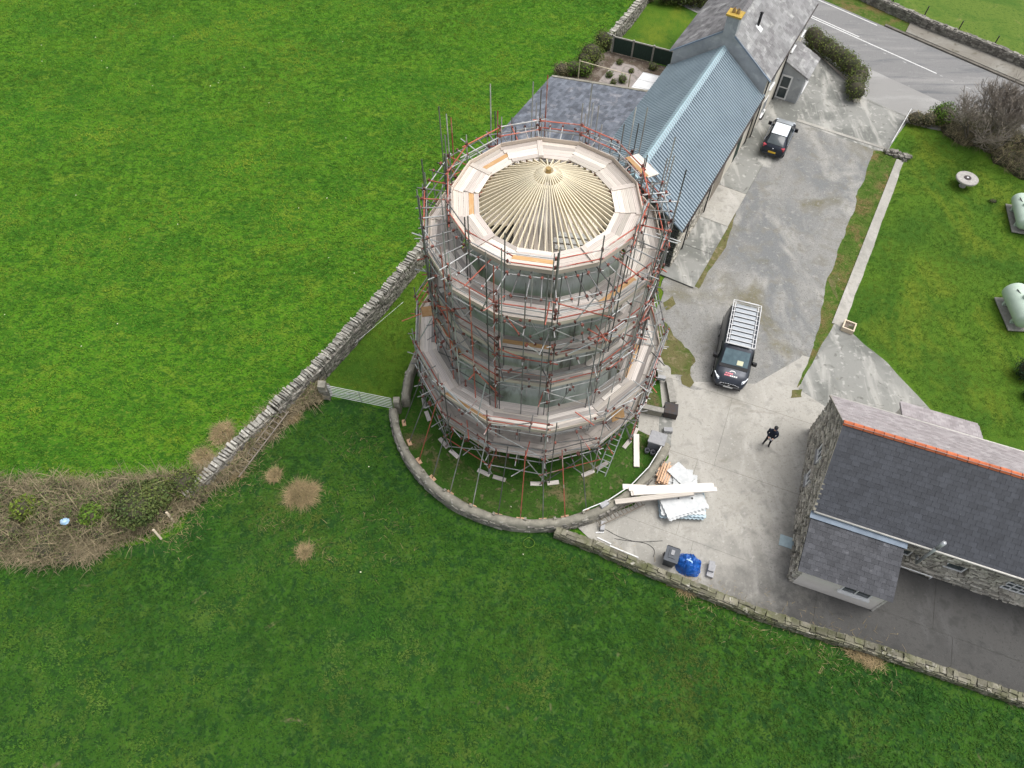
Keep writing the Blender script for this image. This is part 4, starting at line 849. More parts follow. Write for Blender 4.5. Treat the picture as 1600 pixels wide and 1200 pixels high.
# rear extension
ex_ = thing('rear_extension', 'small flat pale roofed extension behind the stone house next to the lawn', 'extension', HO, HR)
MB().prism([(3.85,HW,0),(3.85,8.0,0),(3.85,8.0,2.3),(3.85,HW,2.9)], (3.65,0,0)).build('wall', 'render_white', ex_)
se = V((0,-1.75,.62)).normalized(); a = V((3.7,8.15,2.33)); b = a+se*1.8
rs_ = MB().prism([a, b, V((7.65,b.y,b.z)), V((7.65,a.y,a.z))], (0,0,-.06)).build('roof', 'slate_pale', ex_)
slates(rs_, a, (1,0,0), se, 3.95, 1.75, .30, .20, None, 'slate_pale', None)
cv = MB().obox((0,0,.035),tuple(HU*.36),tuple(V((-HU.y,HU.x,0))*.30),(0,0,.02)).build('access_cover', 'cover'); cv.location = G(1229,847)
tag(cv, 'pale blue square access cover on the ground beside the stone house gable', 'cover')
# ------------------------------------------------------------------ vehicles
def loft(stations, npf):
    """stations: (x, [(y,z)...half profile from sill to roof centre]); returns grid of mirrored rings"""
    rings = []
    for x, pr in stations:
        if callable(x): ring = [(x(y, z), y, z) for y, z in pr]+[(x(y, z), -y, z) for y, z in reversed(pr[:-1])]
        else: ring = [(x, y, z) for y, z in pr]+[(x, -y, z) for y, z in reversed(pr[:-1])]
        rings.append(ring)
    return rings
def loft_mesh(rings):
    mb = MB(); m = len(rings[0])
    for r in rings: mb.v += r
    for i in range(len(rings)-1):
        for j in range(m-1): mb.f.append((i*m+j, i*m+j+1, (i+1)*m+j+1, (i+1)*m+j))
        mb.f.append((i*m+m-1, i*m, (i+1)*m, (i+1)*m+m-1))
    mb.f.append(tuple(reversed(range(m)))); mb.f.append(tuple((len(rings)-1)*m+j for j in range(m)))
    return mb
def fixn(o):
    import bmesh
    bm = bmesh.new(); bm.from_mesh(o.data); bmesh.ops.recalc_face_normals(bm, faces=bm.faces); bm.to_mesh(o.data); bm.free(); return o
def panel(name, m, parent, quad, off=.012, n=6, inset=.03):
    """slightly domed panel over four corner points"""
    a, b, c, d = [V(p) for p in quad]; nrm = ((b-a).cross(d-a)).normalized(); ctr = (a+b+c+d)/4; mb = MB()
    a, b, c, d = [p+(ctr-p).normalized()*inset for p in (a, b, c, d)]
    for i in range(n+1):
        for j in range(n+1):
            u, v = i/n, j/n; p = (a*(1-u)+b*u)*(1-v)+(d*(1-u)+c*u)*v
            mb.v.append(tuple(p+nrm*(off+.03*(1-(2*u-1)**2)*(1-(2*v-1)**2))))
    for i in range(n):
        for j in range(n): k = i*(n+1)+j; mb.f.append((k, k+n+1, k+n+2, k+1))
    return mb.build(name, m, parent, True)
def wheel(parent, x, y, r=.33, w=.22):
    s = 1 if y > 0 else -1
    o = MB().lathe([(.0,-w/2),(r*.62,-w/2),(r*.95,-w/2),(r,-w/2+.04),(r,w/2-.04),(r*.95,w/2),(r*.62,w/2),(0,w/2)], 22).build('wheel', 'rubber', parent, True)
    o.matrix_basis = Matrix.Translation((x, y, r)) @ Matrix.Rotation(pi/2, 4, 'X')
    rim = MB().lathe([(0,w/2+.012),(r*.2,w/2+.02),(r*.6,w/2+.005)], 18).build('rim', 'galv', o, True)
    if s > 0: rim.matrix_basis = Matrix.Rotation(pi, 4, 'X')
    return o
def mirror(parent, x, y, z, m='black'):
    s = 1 if y > 0 else -1
    MB().obox((x, y+s*.12, z),(.07,.02,0),(-.01,s*.11,0),(0,0,.12),jit=.012).build('wing_mirror', m, parent)
# van
vd = V((-.287,-.958,0)); vt = thing('van', 'dark grey panel van with white roof rack parked in the yard', 'van', (12.97,24.74,0), atan2(vd.y, vd.x))
def vp(hw, zs, zb, zt, rw, e=.06):
    return [(hw-.10, zs), (hw, zs+.12), (hw+.01, zs+.42), (hw, zb), (rw+(hw-rw)*.45, zb+(zt-zb)*.55), (rw, zt-e*1.6), (rw-.10, zt-e*.3), (rw*.5, zt), (0, zt+.01)]
vs = [(-2.48, vp(.86,.42,1.0,1.72,.74)), (-2.42, vp(.95,.34,1.05,1.88,.82)), (-1.6, vp(.99,.28,1.08,1.95,.85)), (-.4, vp(.995,.28,1.08,1.97,.86)), (.55, vp(.995,.28,1.08,1.96,.85)),
      (.82, vp(.99,.28,1.06,1.90,.82)), (1.15, vp(.985,.28,1.04,1.62,.79,.04)), (1.50, vp(.975,.28,1.0,1.27,.80,.03)), (1.68, vp(.965,.28,.98,1.17,.82,.03)), (1.95, vp(.945,.28,.92,1.10,.80,.03)), (2.22, vp(.89,.28,.82,.98,.72,.04)), (2.38, vp(.80,.30,.72,.86,.62,.05)), (2.47, vp(.68,.36,.62,.72,.50,.05))]
fixn(loft_mesh(loft(vs, 9)).build('body', 'van_paint', vt, True))
panel('windscreen', 'wind_glass', vt, [(1.53,.76,1.27),(.84,.72,1.86),(.84,-.72,1.86),(1.53,-.76,1.27)], .03)
for s in (1,-1):
    q = [(1.25,.955*s,1.08),(.15,.99*s,1.10),(.15,.93*s,1.62),(.88,.92*s,1.62)]
    panel('side_window', 'dark_glass', vt, q if s > 0 else q[::-1], .012)
    hl = MB().obox((2.12,.74*s,.90),(.19,-.10*s,-.03),(.05,.07*s,0),(-.02,.04*s,.05),jit=.01).build('headlight', 'headlight', vt)
    mirror(vt, .98, 1.0*s, 1.12)
    for x in (1.55, -1.45): wheel(vt, x, .89*s, .34)
    MB().box(-2.50,-2.44,.74*s-.07,.74*s+.07,.75,1.35).build('tail_light', 'tail_light', vt)
    MB().obox((-.6,1.005*s,.62),(1.9,0,0),(0,.012,0),(0,0,.06)).build('side_trim', 'black', vt)
cl = MB().obox((1.60,0,1.228),(.09,0,-.045),(0,.80,0),(.01,0,.018)).build('cowl', 'black', vt)
gr_ = MB()
for z, hw in ((.56,.50),(.63,.53),(.70,.50)): gr_.box(2.44, 2.475+.0, -hw, hw, z-.025, z+.025)
gr_.build('grille', 'black', vt)
rg_ = MB(); rim_pts = [(2.475,.56*cos(t),.63+.13*sin(t)) for t in [i*2*pi/24 for i in range(25)]]; rg_.path(rim_pts, .016, 5).build('grille_surround', 'chrome', vt, True)
MB().tube((2.50,0,.64),(2.49,0,.64),.06,14).build('badge', 'chrome', vt)
MB().box(2.475,2.50,-.26,.26,.40,.50).build('number_plate', 'plate_white', vt)
MB().box(2.30,2.46,-.72,.72,.30,.42).build('bumper', 'black', vt)
lg = MB(); hz = lambda x: 1.10+(1.95-x)*.26+.012 if x < 1.95 else 1.10-(x-1.95)*.43+.014
def hood(mb, y0, y1, x0, x1): mb.poly([(x0,y0,hz(x0)),(x1,y0,hz(x1)),(x1,y1,hz(x1)),(x0,y1,hz(x0))])
# the bonnet lettering: two short pink and white lines under a white arched mark (too small in the photograph to read)
for k, (m_, x, y0, n_, w) in enumerate((('sign_pink',2.00,-.36,4,.085),('sign_pink',2.11,-.40,3,.09),('plate_white',2.11,-.10,4,.09))):
    mb = MB()
    for i in range(n_): y = y0+i*(w+.022); hood(mb, y, y+w, x-.035, x+.04)
    mb.build('bonnet_lettering', m_, vt)
mb = MB(); pts = [(1.90-.10*sin(t), .02+.17*cos(t)*-1) for t in [i*pi/8 for i in range(9)]]
for (x0, y0), (x1, y1) in zip(pts, pts[1:]):
    mb.poly([(x0,y0,hz(x0)+.004),(x1,y1,hz(x1)+.004),(x1+.055,y1,hz(x1+.055)+.004),(x0+.055,y0,hz(x0+.055)+.004)])
mb.build('bonnet_emblem', 'plate_white', vt)
MB().obox((1.40,.28,1.445),(.10,0,-.085),(0,.17,0),(.008,0,.010)).build('dash_paper', 'paper', vt)
RZk = 2.16
for y in (.80,.66,-.66,-.80): rod('rack_rail', vt, 'paint_white', (-2.45,y,RZk+(.1 if abs(y) > .7 else 0)), (.78,y,RZk+(.1 if abs(y) > .7 else 0)), .022)
for i in range(10): rod('rack_crossbar', vt, 'paint_white', (-2.40+i*.35,-.80,RZk), (-2.40+i*.35,.80,RZk), .02)
for x in (-2.45,.78): rod('rack_crossbar', vt, 'paint_white', (x,-.80,RZk+.1), (x,.80,RZk+.1), .02)
for x in (-2.3,-1.2,0,.6):
    for s in (1,-1): rod('rack_foot', vt, 'paint_white', (x,.80*s,1.85), (x,.80*s,RZk+.1), .02)
for i in range(9): MB().obox((-2.22+i*.35,0,RZk-.06),(.125,0,0),(0,.60,0),(0,0,.012)).build('roof_sheen', 'car_sheen', vt)  # added pale slats standing for sky sheen on the van roof
MB().tube((-2.42,-.62,RZk+.14),(-2.42,.62,RZk+.14),.035,8).build('rack_roller', 'paint_white', vt, True)
# car
cr_, cf_ = G(1205,240,.45), G(1226,194,.8); cdv = V((cf_.x-cr_.x, cf_.y-cr_.y, 0)).normalized(); cl_ = 4.05
cc = V((cr_.x,cr_.y,0))+cdv*(cl_/2-.05)
ct = thing('hatchback_car', 'small dark blue hatchback with pale shining roof parked beside the barn', 'car', cc, atan2(cdv.y, cdv.x))
def cp(hw, zs, zb, zt, rw, e=.05):
    return [(hw-.10, zs), (hw, zs+.12), (hw+.015, zs+.3), (hw-.01, zb), (rw+(hw-rw)*.42, zb+(zt-zb)*.55), (rw, zt-e*1.2), (rw-.10, zt-e*.25), (rw*.5, zt), (0, zt+.012)]
cs = [(-2.02, cp(.66,.42,.70,.86,.55)), (-1.96, cp(.78,.32,.78,.98,.64)), (-1.72, cp(.83,.25,.90,1.12,.62)), (-1.42, cp(.86,.22,.93,1.30,.60)), (-1.02, cp(.875,.22,.93,1.43,.58)), (-.3, cp(.88,.22,.92,1.475,.60)),
      (.30, cp(.88,.22,.91,1.44,.60)), (.66, cp(.875,.22,.90,1.26,.62)), (1.02, cp(.87,.22,.88,1.02,.66,.03)), (1.35, cp(.85,.22,.82,.94,.66,.03)), (1.70, cp(.80,.24,.74,.84,.58,.03)), (1.93, cp(.68,.28,.64,.72,.48)), (2.02, cp(.52,.34,.54,.60,.36))]
fixn(loft_mesh(loft(cs, 9)).build('body', 'car_paint', ct, True))
panel('windscreen', 'dark_glass', ct, [(1.02,.66,1.03),(.36,.56,1.42),(.36,-.56,1.42),(1.02,-.66,1.03)], .028)
panel('rear_window', 'dark_glass', ct, [(-1.80,-.60,1.08),(-1.08,-.54,1.42),(-1.08,.54,1.42),(-1.80,.60,1.08)], .03)
panel('roof_panel', 'car_roof', ct, [(-1.05,-.57,1.44),(.32,-.57,1.46),(.32,.57,1.46),(-1.05,.57,1.44)], .015, inset=.02)  # reflected sky put into the pale roof colour
panel('bonnet', 'car_sheen', ct, [(1.06,-.66,.99),(1.78,-.56,.82),(1.78,.56,.82),(1.06,.66,.99)], .03, inset=.02)  # pale panel paints the sky reflection on the dark bonnet
for s in (1,-1):
    q = [(.86,.80*s,.97),(-1.35,.82*s,1.0),(-1.1,.66*s,1.34),(.3,.67*s,1.36)]
    panel('side_window', 'dark_glass', ct, q if s > 0 else q[::-1], .012)
    MB().obox((-.25,.845*s,.955),(1.1,0,0),(0,.012,0),(0,0,.018)).build('window_trim', 'chrome', ct)
    MB().obox((-1.84,.66*s,.93),(.12,.03*s,0),(-.04,.11*s,0),(0,0,.08),jit=.012).build('tail_light', 'tail_light', ct)
    MB().obox((1.78,.62*s,.72),(.14,-.05*s,-.03),(.03,.08*s,0),(0,0,.05),jit=.01).build('headlight', 'headlight', ct)
    mirror(ct, .72, .86*s, .98)
    for x in (1.28,-1.25): wheel(ct, x, .78*s, .30, .2)
MB().box(-2.055,-2.02,-.27,.27,.55,.67).build('number_plate', 'plate_yellow', ct)
MB().box(-2.04,-1.85,-.70,.70,.36,.52).build('bumper', 'car_paint', ct)
MB().tube((-2.0,0,.86),(-1.97,0,.87),.06,12).build('badge', 'chrome', ct)
# ------------------------------------------------------------------ person (standing, both hands on a small controller, face lifted)
def person(loc, rz):
    nodes = []; edges = []
    def nd(p, r, par=None): nodes.append((V(p), r)); i = len(nodes)-1; (edges.append((par, i)) if par is not None else None); return i
    pel = nd((0,0,.95), .145)
    wa = nd((.0,0,1.12), .145, pel); ch_ = nd((.0,0,1.32), .165, wa); ne0 = nd((.01,0,1.46), .12, ch_); ne = nd((.02,0,1.53), .062, ne0)
    jaw = nd((.045,0,1.60), .078, ne); hd = nd((.02,0,1.70), .092, jaw); tp = nd((-.01,0,1.77), .07, hd)
    for s in (1,-1):
        hp = nd((0,.10*s,.90), .105, pel); kn = nd((.03,.12*s,.50), .072, hp); an = nd((-.02,.14*s,.10), .05, kn); he = nd((-.01,.145*s,.05), .05, an); to = nd((.16,.17*s,.04), .045, he)
        sh_ = nd((0,.20*s,1.40), .085, ch_); el = nd((.02,.27*s,1.12), .062, sh_); wr = nd((.24,.13*s,1.06), .043, el); pm = nd((.31,.09*s,1.07), .034, wr)
        for k, (dy, L) in enumerate(((-.022,.05),(-.008,.06),(.008,.058),(.022,.045))):
            f1 = nd((.345,.09*s+dy,1.075-.004*k), .011, pm); nd((.345+L*.6,.075*s+dy*.9,1.06-.004*k), .009, f1)
        th = nd((.315,.055*s,1.10), .011, pm); nd((.345,.035*s,1.115), .009, th)
    me = bpy.data.meshes.new('body'); me.from_pydata([tuple(p) for p, r in nodes], edges, []); me.update()
    o = bpy.data.objects.new('body_src', me); COL.objects.link(o)
    md = o.modifiers.new('skin', 'SKIN'); md.use_smooth_shade = True
    for i, (p, r) in enumerate(nodes): me.skin_vertices[0].data[i].radius = (r, r*(.78 if i in (0,1,2) else 1)) if False else (r, r)
    me.skin_vertices[0].data[0].use_root = True
    sb = o.modifiers.new('sub', 'SUBSURF'); sb.levels = 1; sb.render_levels = 1
    dg = bpy.context.evaluated_depsgraph_get(); m2 = bpy.data.meshes.new_from_object(o.evaluated_get(dg)); bpy.data.objects.remove(o)
    m2.materials.clear()
    for k in ('jacket','trousers','skin','black'): m2.materials.append(MATS[k])
    for p in m2.polygons:
        c = p.center; p.use_smooth = True
        if c.z > 1.54: p.material_index = 2
        elif c.z < .09: p.material_index = 3
        elif c.z < .93 and c.x < .2: p.material_index = 1
        elif c.x > .265: p.material_index = 2
        else: p.material_index = 0
    t_ = thing('person', 'person in dark jacket and black trousers standing in the yard holding a controller', 'person', loc, rz)
    b = bpy.data.objects.new('body', m2); COL.objects.link(b); b.parent = t_
    MB().lathe([(.0,1.815),(.06,1.81),(.10,1.775),(.112,1.72),(.108,1.68),(.10,1.66)], 14, (-.02,0,0)).build('hair', 'black', t_, True)
    MB().obox((.085,0,1.735),(.045,0,-.005),(0,.075,0),(0,0,.008)).build('cap_peak', 'jacket', t_)
    for s in (1,-1):
        MB().lathe([(0,-.012),(.011,-.004),(.011,.004),(0,.012)], 8, (.112,.033*s,1.685)).build('eye', 'black', t_, True)
        MB().obox((.02,.098*s,1.68),(.018,0,0),(0,.012,0),(0,0,.03),jit=.004).build('ear', 'skin', t_)
    MB().obox((.125,0,1.66),(.016,0,0),(0,.014,0),(0,0,.026),jit=.004).build('nose', 'skin', t_)
    MB().obox((.118,0,1.612),(.006,0,0),(0,.03,0),(0,0,.007)).build('mouth', 'terracotta', t_)
    return t_
pp = G(1197,694); person((pp.x, pp.y, .03), radians(-118))
rc = MB().obox((0,0,0),(.055,0,.012),(0,.10,0),(-.004,0,.022)).build('controller', 'grey_plastic'); a_ = radians(-118)
rc.location = (pp.x+.385*cos(a_), pp.y+.385*sin(a_), 1.125); rc.rotation_euler = (0,0,a_); tag(rc, 'small grey handheld controller held by the person in the yard', 'controller')
# ------------------------------------------------------------------ gas tanks
def gas_tank(loc, rz, L, r, label, plab):
    t_ = thing('gas_tank', label, 'tank', loc, rz, 'gas tanks on the lawn'); prof = []
    for i in range(7): t0 = pi/2*i/6; prof.append((r*sin(t0), -L/2-.42*r*cos(t0)))
    for i in range(7): t0 = pi/2*i/6; prof.append((r*cos(t0), L/2+.42*r*sin(t0)))
    o = MB().lathe(prof, 28).build('shell', 'tank', t_, True); o.matrix_basis = Matrix.Translation((0,0,r+.28)) @ Matrix.Rotation(pi/2, 4, 'Y')
    for x in (-L*.3, L*.3): MB().box(x-.08, x+.08, -r*.6, r*.6, .06, .5).build('saddle', 'tank', t_)
    MB().tube((L*.02,0,2*r+.2),(L*.02,0,2*r+.42),.2,14).build('valve_hood', 'tank', t_, True)
    MB().tube((L*.02+.1,.1,2*r+.2),(L*.3,.3,2*r+.26),.03,6).build('pipe', 'iron', t_, True)
    MB().tube((-L*.30,0,2*r+.26),(-L*.30,0,2*r+.36),.05,8).build('lug', 'tank', t_)
    pd = MB().box(-L*.56, L*.56, -r*.9, r*1.0, .012, .08).build('tank_pad', 'concrete_post'); pd.location = loc; pd.rotation_euler = (0,0,rz); tag(pd, plab, 'slab', 'concrete pads under the tanks')
    return t_
p = G(1590,481,.75); gas_tank((p.x,p.y,.09), radians(88), 2.35, .64, 'pale green gas tank lying on a slab at the edge of the lawn', 'concrete pad under the nearer pale green gas tank')
p = G(1594,334,.6); gas_tank((p.x,p.y,.09), radians(78), 2.5, .48, 'pale green gas tank half hidden by a dark conifer', 'concrete pad under the gas tank beside the conifer')
# millstone table
p = G(1503,291); t = thing('millstone_table', 'round millstone table on a pedestal standing on the lawn', 'table', p)
MB().lathe([(.12,0),(.24,.02),(.20,.1),(.14,.2),(.14,.55),(.26,.62)], 16).build('pedestal', 'millstone', t, True)
top = MB().lathe([(.0,.74),(.13,.74),(.14,.75),(.72,.76),(.75,.73),(.75,.63),(.72,.61),(0,.61)], 36).build('top', 'millstone', t)
MB().lathe([(.08,.765),(.08,.785),(.24,.785),(.25,.765)], 20).build('eye_ring', 'iron', top); MB().lathe([(.0,.80),(.07,.80),(.07,.765)], 14).build('hub', 'paint_white', top)
# square planter beside the path
p = G(1324,514); t = thing('planter', 'small square wooden planter frame where path meets concrete slab', 'planter', p, radians(-28))
for x, y, a, b in ((0,.32,.36,.04),(0,-.32,.36,.04),(.32,0,.04,.28),(-.32,0,.04,.28)): MB().box(x-a, x+a, y-b, y+b, .02, .36).build('side', 'pine', t)
MB().box(-.28,.28,-.28,.28,.02,.26).build('soil_fill', 'soil', t)
# ------------------------------------------------------------------ entrance to the tower: paths and low walls
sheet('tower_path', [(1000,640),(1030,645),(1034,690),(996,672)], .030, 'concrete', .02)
sheet('tower_threshold', [(1030,646),(1050,652),(1048,700),(1028,692)], .034, 'concrete_old', .02)
sheet('tower_border', [(1012,588),(1045,592),(1052,640),(1010,636)], .022, 'grass_worn', .15)
def lowwall(label, px, h, t, m='coping'):
    P = [G(x, y, h) for x, y in px]; P = [V((q.x,q.y,0)) for q in P]; o = thing('low_wall', label, 'wall', P[0])
    for a, b in zip(P, P[1:]):
        a, b = a-P[0], b-P[0]; d = (b-a); L = d.length; d = d/L; n_ = V((d.y,-d.x,0))
        MB().obox((a+b)/2+V((0,0,h/2)), d*(L/2), n_*(t/2), (0,0,h/2), jit=.02).build('wall', m, o)
        MB().obox((a+b)/2+V((0,0,h+.03)), d*(L/2+.04), n_*(t/2+.04), (0,0,.035), jit=.012).build('coping', 'concrete_post', o)
    return o
lowwall('low wall capped with concrete beside the tower entrance path', [(1000,634),(1036,642)], .55, .22)
lowwall('narrow angled kerb wall by the mossy gravel next to the tower', [(1023,550),(1033,590)], .30, .2)
lowwall('pale low wall edging the worn border beside the tower entrance', [(1045,592),(1052,628)], .30, .3)
for nm, (x, y), zz, lab in (('dark_slate_block', (1046,646), .0, 'dark grey square slab block at the tower entrance corner'), ):
    b = MB().obox((0,0,.28),(.36,-.08,0),(.06,.34,0),(0,0,.28),jit=.01).build('entrance_block', 'iron'); b.location = G(x, y); tag(b, lab, 'block')
def block(px, py, z, rz, lab, s=(.22,.11,.11), m='block', nm='concrete_block'):
    b = MB().obox((0,0,s[2]),(s[0],0,0),(0,s[1],0),(0,0,s[2])).build(nm, m); q = G(px, py, z); b.location = (q.x,q.y,z); b.rotation_euler = (0,0,rz); tag(b, lab, 'block'); return b
block(1033,592,.36,-.2,'grey concrete block on the narrow kerb wall beside the tower')
block(1043,674,.03,-.05,'single grey concrete block on the tower entrance slab', (.24,.13,.12))
block(944,789,.9,.6,'grey concrete block lying on top of the curved wall', (.22,.12,.08))
block(941,824,.03,1.4,'grey concrete block standing at the corner where the walls meet', (.24,.10,.14))
block(1110,893,.03,1.2,'lower pale concrete block beside the blue tarpaulin', (.34,.16,.10))
block(1111,886,.23,1.3,'upper pale concrete block of the pair beside the blue tarpaulin', (.26,.14,.08))
# grey covered mixer and pots
p = G(1022,700); t = thing('covered_mixer', 'grey plastic covered machine with pots on the grass by the tower entrance', 'machine', p, radians(-20))
MB().obox((0,.12,.42),(.40,0,0),(0,.36,0),(0,0,.40),jit=.05).build('cover', 'grey_plastic', t); MB().obox((0,.14,.86),(.43,0,0),(0,.38,0),(0,0,.05),jit=.03).build('lid', 'block', t)
for x in (-.32,0,.32): MB().lathe([(.0,.02),(.11,.02),(.14,.32),(.12,.32),(.10,.1)], 12, (x,-.42,0)).build('pot', 'grey_plastic', t, True)
# timber on the grass
p = G(994,705); t = tag(plank('timber_plank', None, 'pine_pale', (p.x,p.y,.10), (.15,2.0,0), (-.30,.02,0), (0,0,.09)), 'single pale timber plank lying on the grass near the tower entrance', 'plank')
# ladder leaning on the scaffold
def ladder(name, lab, a, b, w, n, m, r=.022, cat='ladder', up=None):
    a, b = V(a), V(b); d = (b-a); L = d.length; d = d/L; x = d.cross(up or V((0,0,1)))
    if x.length < .01: x = V((1,0,0))
    x.normalize(); t_ = thing(name, lab, cat, a)
    for s in (1,-1): rod('stile', t_, m, x*(s*w/2), b-a+x*(s*w/2), r*1.25)
    for i in range(n): p_ = d*(L*(i+.6)/n); rod('rung', t_, m, p_-x*(w/2), p_+x*(w/2), r)
    return t_
la = G(939,742); ladder('aluminium_ladder', 'aluminium ladder leaning from the grass up to the lowest scaffold deck', la, V((6.35,20.15,3.6)), .46, 16, 'alu')
ladder('aluminium_ladder', 'upper aluminium ladder between two scaffold decks on the right hand side', V((6.45,20.4,3.1)), V((6.95,22.3,6.2)), .42, 11, 'alu')
pa, pb = G(932,818,.25), G(1004,784,.3); ladder('wooden_ladder', 'old wooden ladder lying along the outside of the curved wall', pa, pb, .42, 12, 'old_wood', .024, up=V((.3,.5,1)))
pa, pb = G(368,742,.15), G(446,640,.9); ladder('wooden_ladder', 'long pale wooden ladder lying on brambles below the dry stone wall', pa, pb, .45, 12, 'old_wood', .026)
# timber stacks by the curved wall
def stack(name, lab, a, b, rows, w, th, m, zt):
    a, b = V(a), V(b); d = b-a; L = d.length; d = d/L; x = d.cross(V((0,0,1))).normalized(); t_ = thing(name, lab, 'timber', (a.x,a.y,0))
    z = zt
    for r, nb in enumerate(rows):
        for i in range(nb):
            sh = U(-.12,.12); plank('plank', t_, m, (b-a)*.5+d*sh-V((0,0,a.z*0))+x*((i-(nb-1)/2)*w)+V((0,0,z+U(0,.004)-a.z)) + V((0,0,a.z)) - V((0,0,0)), d*L*U(.97,1.0), x*(-w*.97), V((0,0,th)))
        z += th+.004
    return t_
stack('plank_stack', 'stack of long pale new planks lying over the white sheets', G(985,768,.95)*1, G(1117,762,.95), (2,2), .24, .06, 'pine_pale', .0+.95)
stack('plank_stack', 'pair of long weathered planks below the pale planks', G(960,785,.95), G(1085,770,.95), (1,1), .26, .06, 'board_new', .93)
a, b = G(973,762,.95), G(1010,760,.95); tag(plank('timber_plank', None, 'pine_pale', (a+b)*.5+V((0,0,.02)), (b-a)*1.0, (.03,.26,0), (0,0,.05)), 'short pale plank end sticking out over the curved wall', 'plank')
# pile of toothed white sheets
p = G(1064,790)
def toothed(t_, z, rz, sx, sy, m, dx=0, dy=0):
    mb = MB(); pts = []
    for (x0, y0, x1, y1) in ((-1,-1,1,-1),(1,-1,1,1),(1,1,-1,1),(-1,1,-1,-1)):
        n = 22 if y0 == y1 else 12
        for i in range(n): f = i/n; k = .018*(1 if i % 2 else -1); pts.append(((x0+(x1-x0)*f)*sx*(1+k*(x0 == x1)), (y0+(y1-y0)*f)*sy*(1+k*2*(y0 == y1)), 0))
    mb.prism(pts, (0,0,.035)); o = mb.build('sheet', m, t_); o.matrix_basis = Matrix.Translation((dx,dy,z)) @ Matrix.Rotation(rz, 4, 'Z'); return o
t = thing('sheet_pile', 'pile of white toothed edge panels on the yard under the planks', 'panels', (p.x,p.y,0))
for i in range(10): toothed(t, .04+i*.062, U(-.10,.10)+(.25 if i > 7 else -.05), 1.12, .78, 'blue_sheet' if i in (0,1,3,4,6) else 'white_sheet', U(-.1,.1), U(-.08,.08))
for dx in (-.25,.45): MB().tube((dx,.12,.66),(dx,.12,.68),.05,10).build('hole_plug', 'iron', t)
t2 = thing('sheet_pile', 'loose heap of white panels above the long planks', 'panels', tuple(G(1062,752)))
for i in range(7): o = toothed(t2, .05+i*.06, U(-.9,.3), .62, .45, 'white_sheet', U(-.25,.25), U(-.15,.2)); o.rotation_euler.x = U(-.08,.08); o.rotation_euler.y = U(-.08,.08)
p = G(1034,743); t = thing('batten_pile', 'pile of reddish sawn battens beside the curved wall', 'timber', (p.x,p.y,0), radians(66))
for k in range(4):
    for i in range(7): plank('batten', t, 'batten', (U(-.12,.12)+(.35 if i > 4 else 0), (i-3)*.13, .06+k*.09+U(-.01,.01)), (1.25*U(.7,1.05),U(-.06,.06),U(-.05,.05)), (0,.09,0), (0,0,.07))
# bins and tarpaulin
p = G(1044,878); t = thing('wheelie_bin', 'dark grey wheelie bin with closed lid standing by the boundary wall', 'bin', p, radians(-20))
MB().prism([(-.25,-.26,.06),(.25,-.26,.06),(.25,.28,.06),(-.25,.28,.06)], (0,0,.05)).build('base', 'bin', t)
mb = MB(); 
mb.v += [(-.24,-.25,.08),(.24,-.25,.08),(.24,.27,.08),(-.24,.27,.08),(-.31,-.34,.98),(.31,-.34,.98),(.31,.37,.98),(-.31,.37,.98)]
mb.f += [(3,2,1,0),(4,5,6,7),(0,1,5,4),(1,2,6,5),(2,3,7,6),(3,0,4,7)]; mb.build('body', 'bin', t)
MB().prism([(-.34,-.38,.985),(.34,-.38,.985),(.34,.38,.985),(-.34,.38,.985)], (0,0,.05)).build('lid', 'bin', t); MB().box(-.17,.17,-.2,.22,1.036,1.075).build('lid_panel', 'bin', t)
MB().box(-.08,.08,-.05,.2,1.078,1.13).build('lid_handle', 'block', t); MB().tube((-.30,.41,1.0),(.30,.41,1.0),.02,7).build('handle', 'black', t, True)
for s in (1,-1): o = MB().tube((s*.26,.30,.10),(s*.32,.30,.10),.10,14).build('wheel', 'rubber', t)
def crumple(name, m, loc, r, h, seed, lab=None, parent=None, n=26, cat='tarpaulin'):
    mb = MB()
    for i in range(n+1):
        for j in range(n+1):
            x, y = (i/n*2-1)*r, (j/n*2-1)*r*.85; q = V((x*2.2+seed, y*2.2, seed)); d = hypot(x/r, y/(r*.85))
            hh = max(0, 1-d**2)*h+abs(noise.noise(q*1.2))*.35*h*2+abs(noise.noise(q*3))*.3*h
            sh_ = 1-.25*max(0,d-.6)+noise.noise(q*.8)*.2
            mb.v.append((x*sh_, y*sh_, max(.02, hh*(1-.8*max(0, d-.7)/.7))))
    for i in range(n):
        for j in range(n):
            k = i*(n+1)+j
            if hypot((i+.5)/n*2-1, (j+.5)/n*2-1) < 1.08+.1*noise.noise(V((i*.4,j*.4,seed))): mb.f.append((k, k+n+1, k+n+2, k+1))
    o = mb.build(name, m, parent); o.location = loc
    if lab: tag(o, lab, cat)
    return o
tp = crumple('tarpaulin', 'tarp', G(1075,884), .72, .55, 3.3, 'crumpled bright blue tarpaulin heap beside the bin')
crumple('fold', 'tarp_pale', (-.02,.05,.42), .26, .18, 8.1, parent=tp, n=14)
crumple('fold', 'tarp_pale', (.28,-.25,.16), .2, .16, 5.1, parent=tp, n=12)
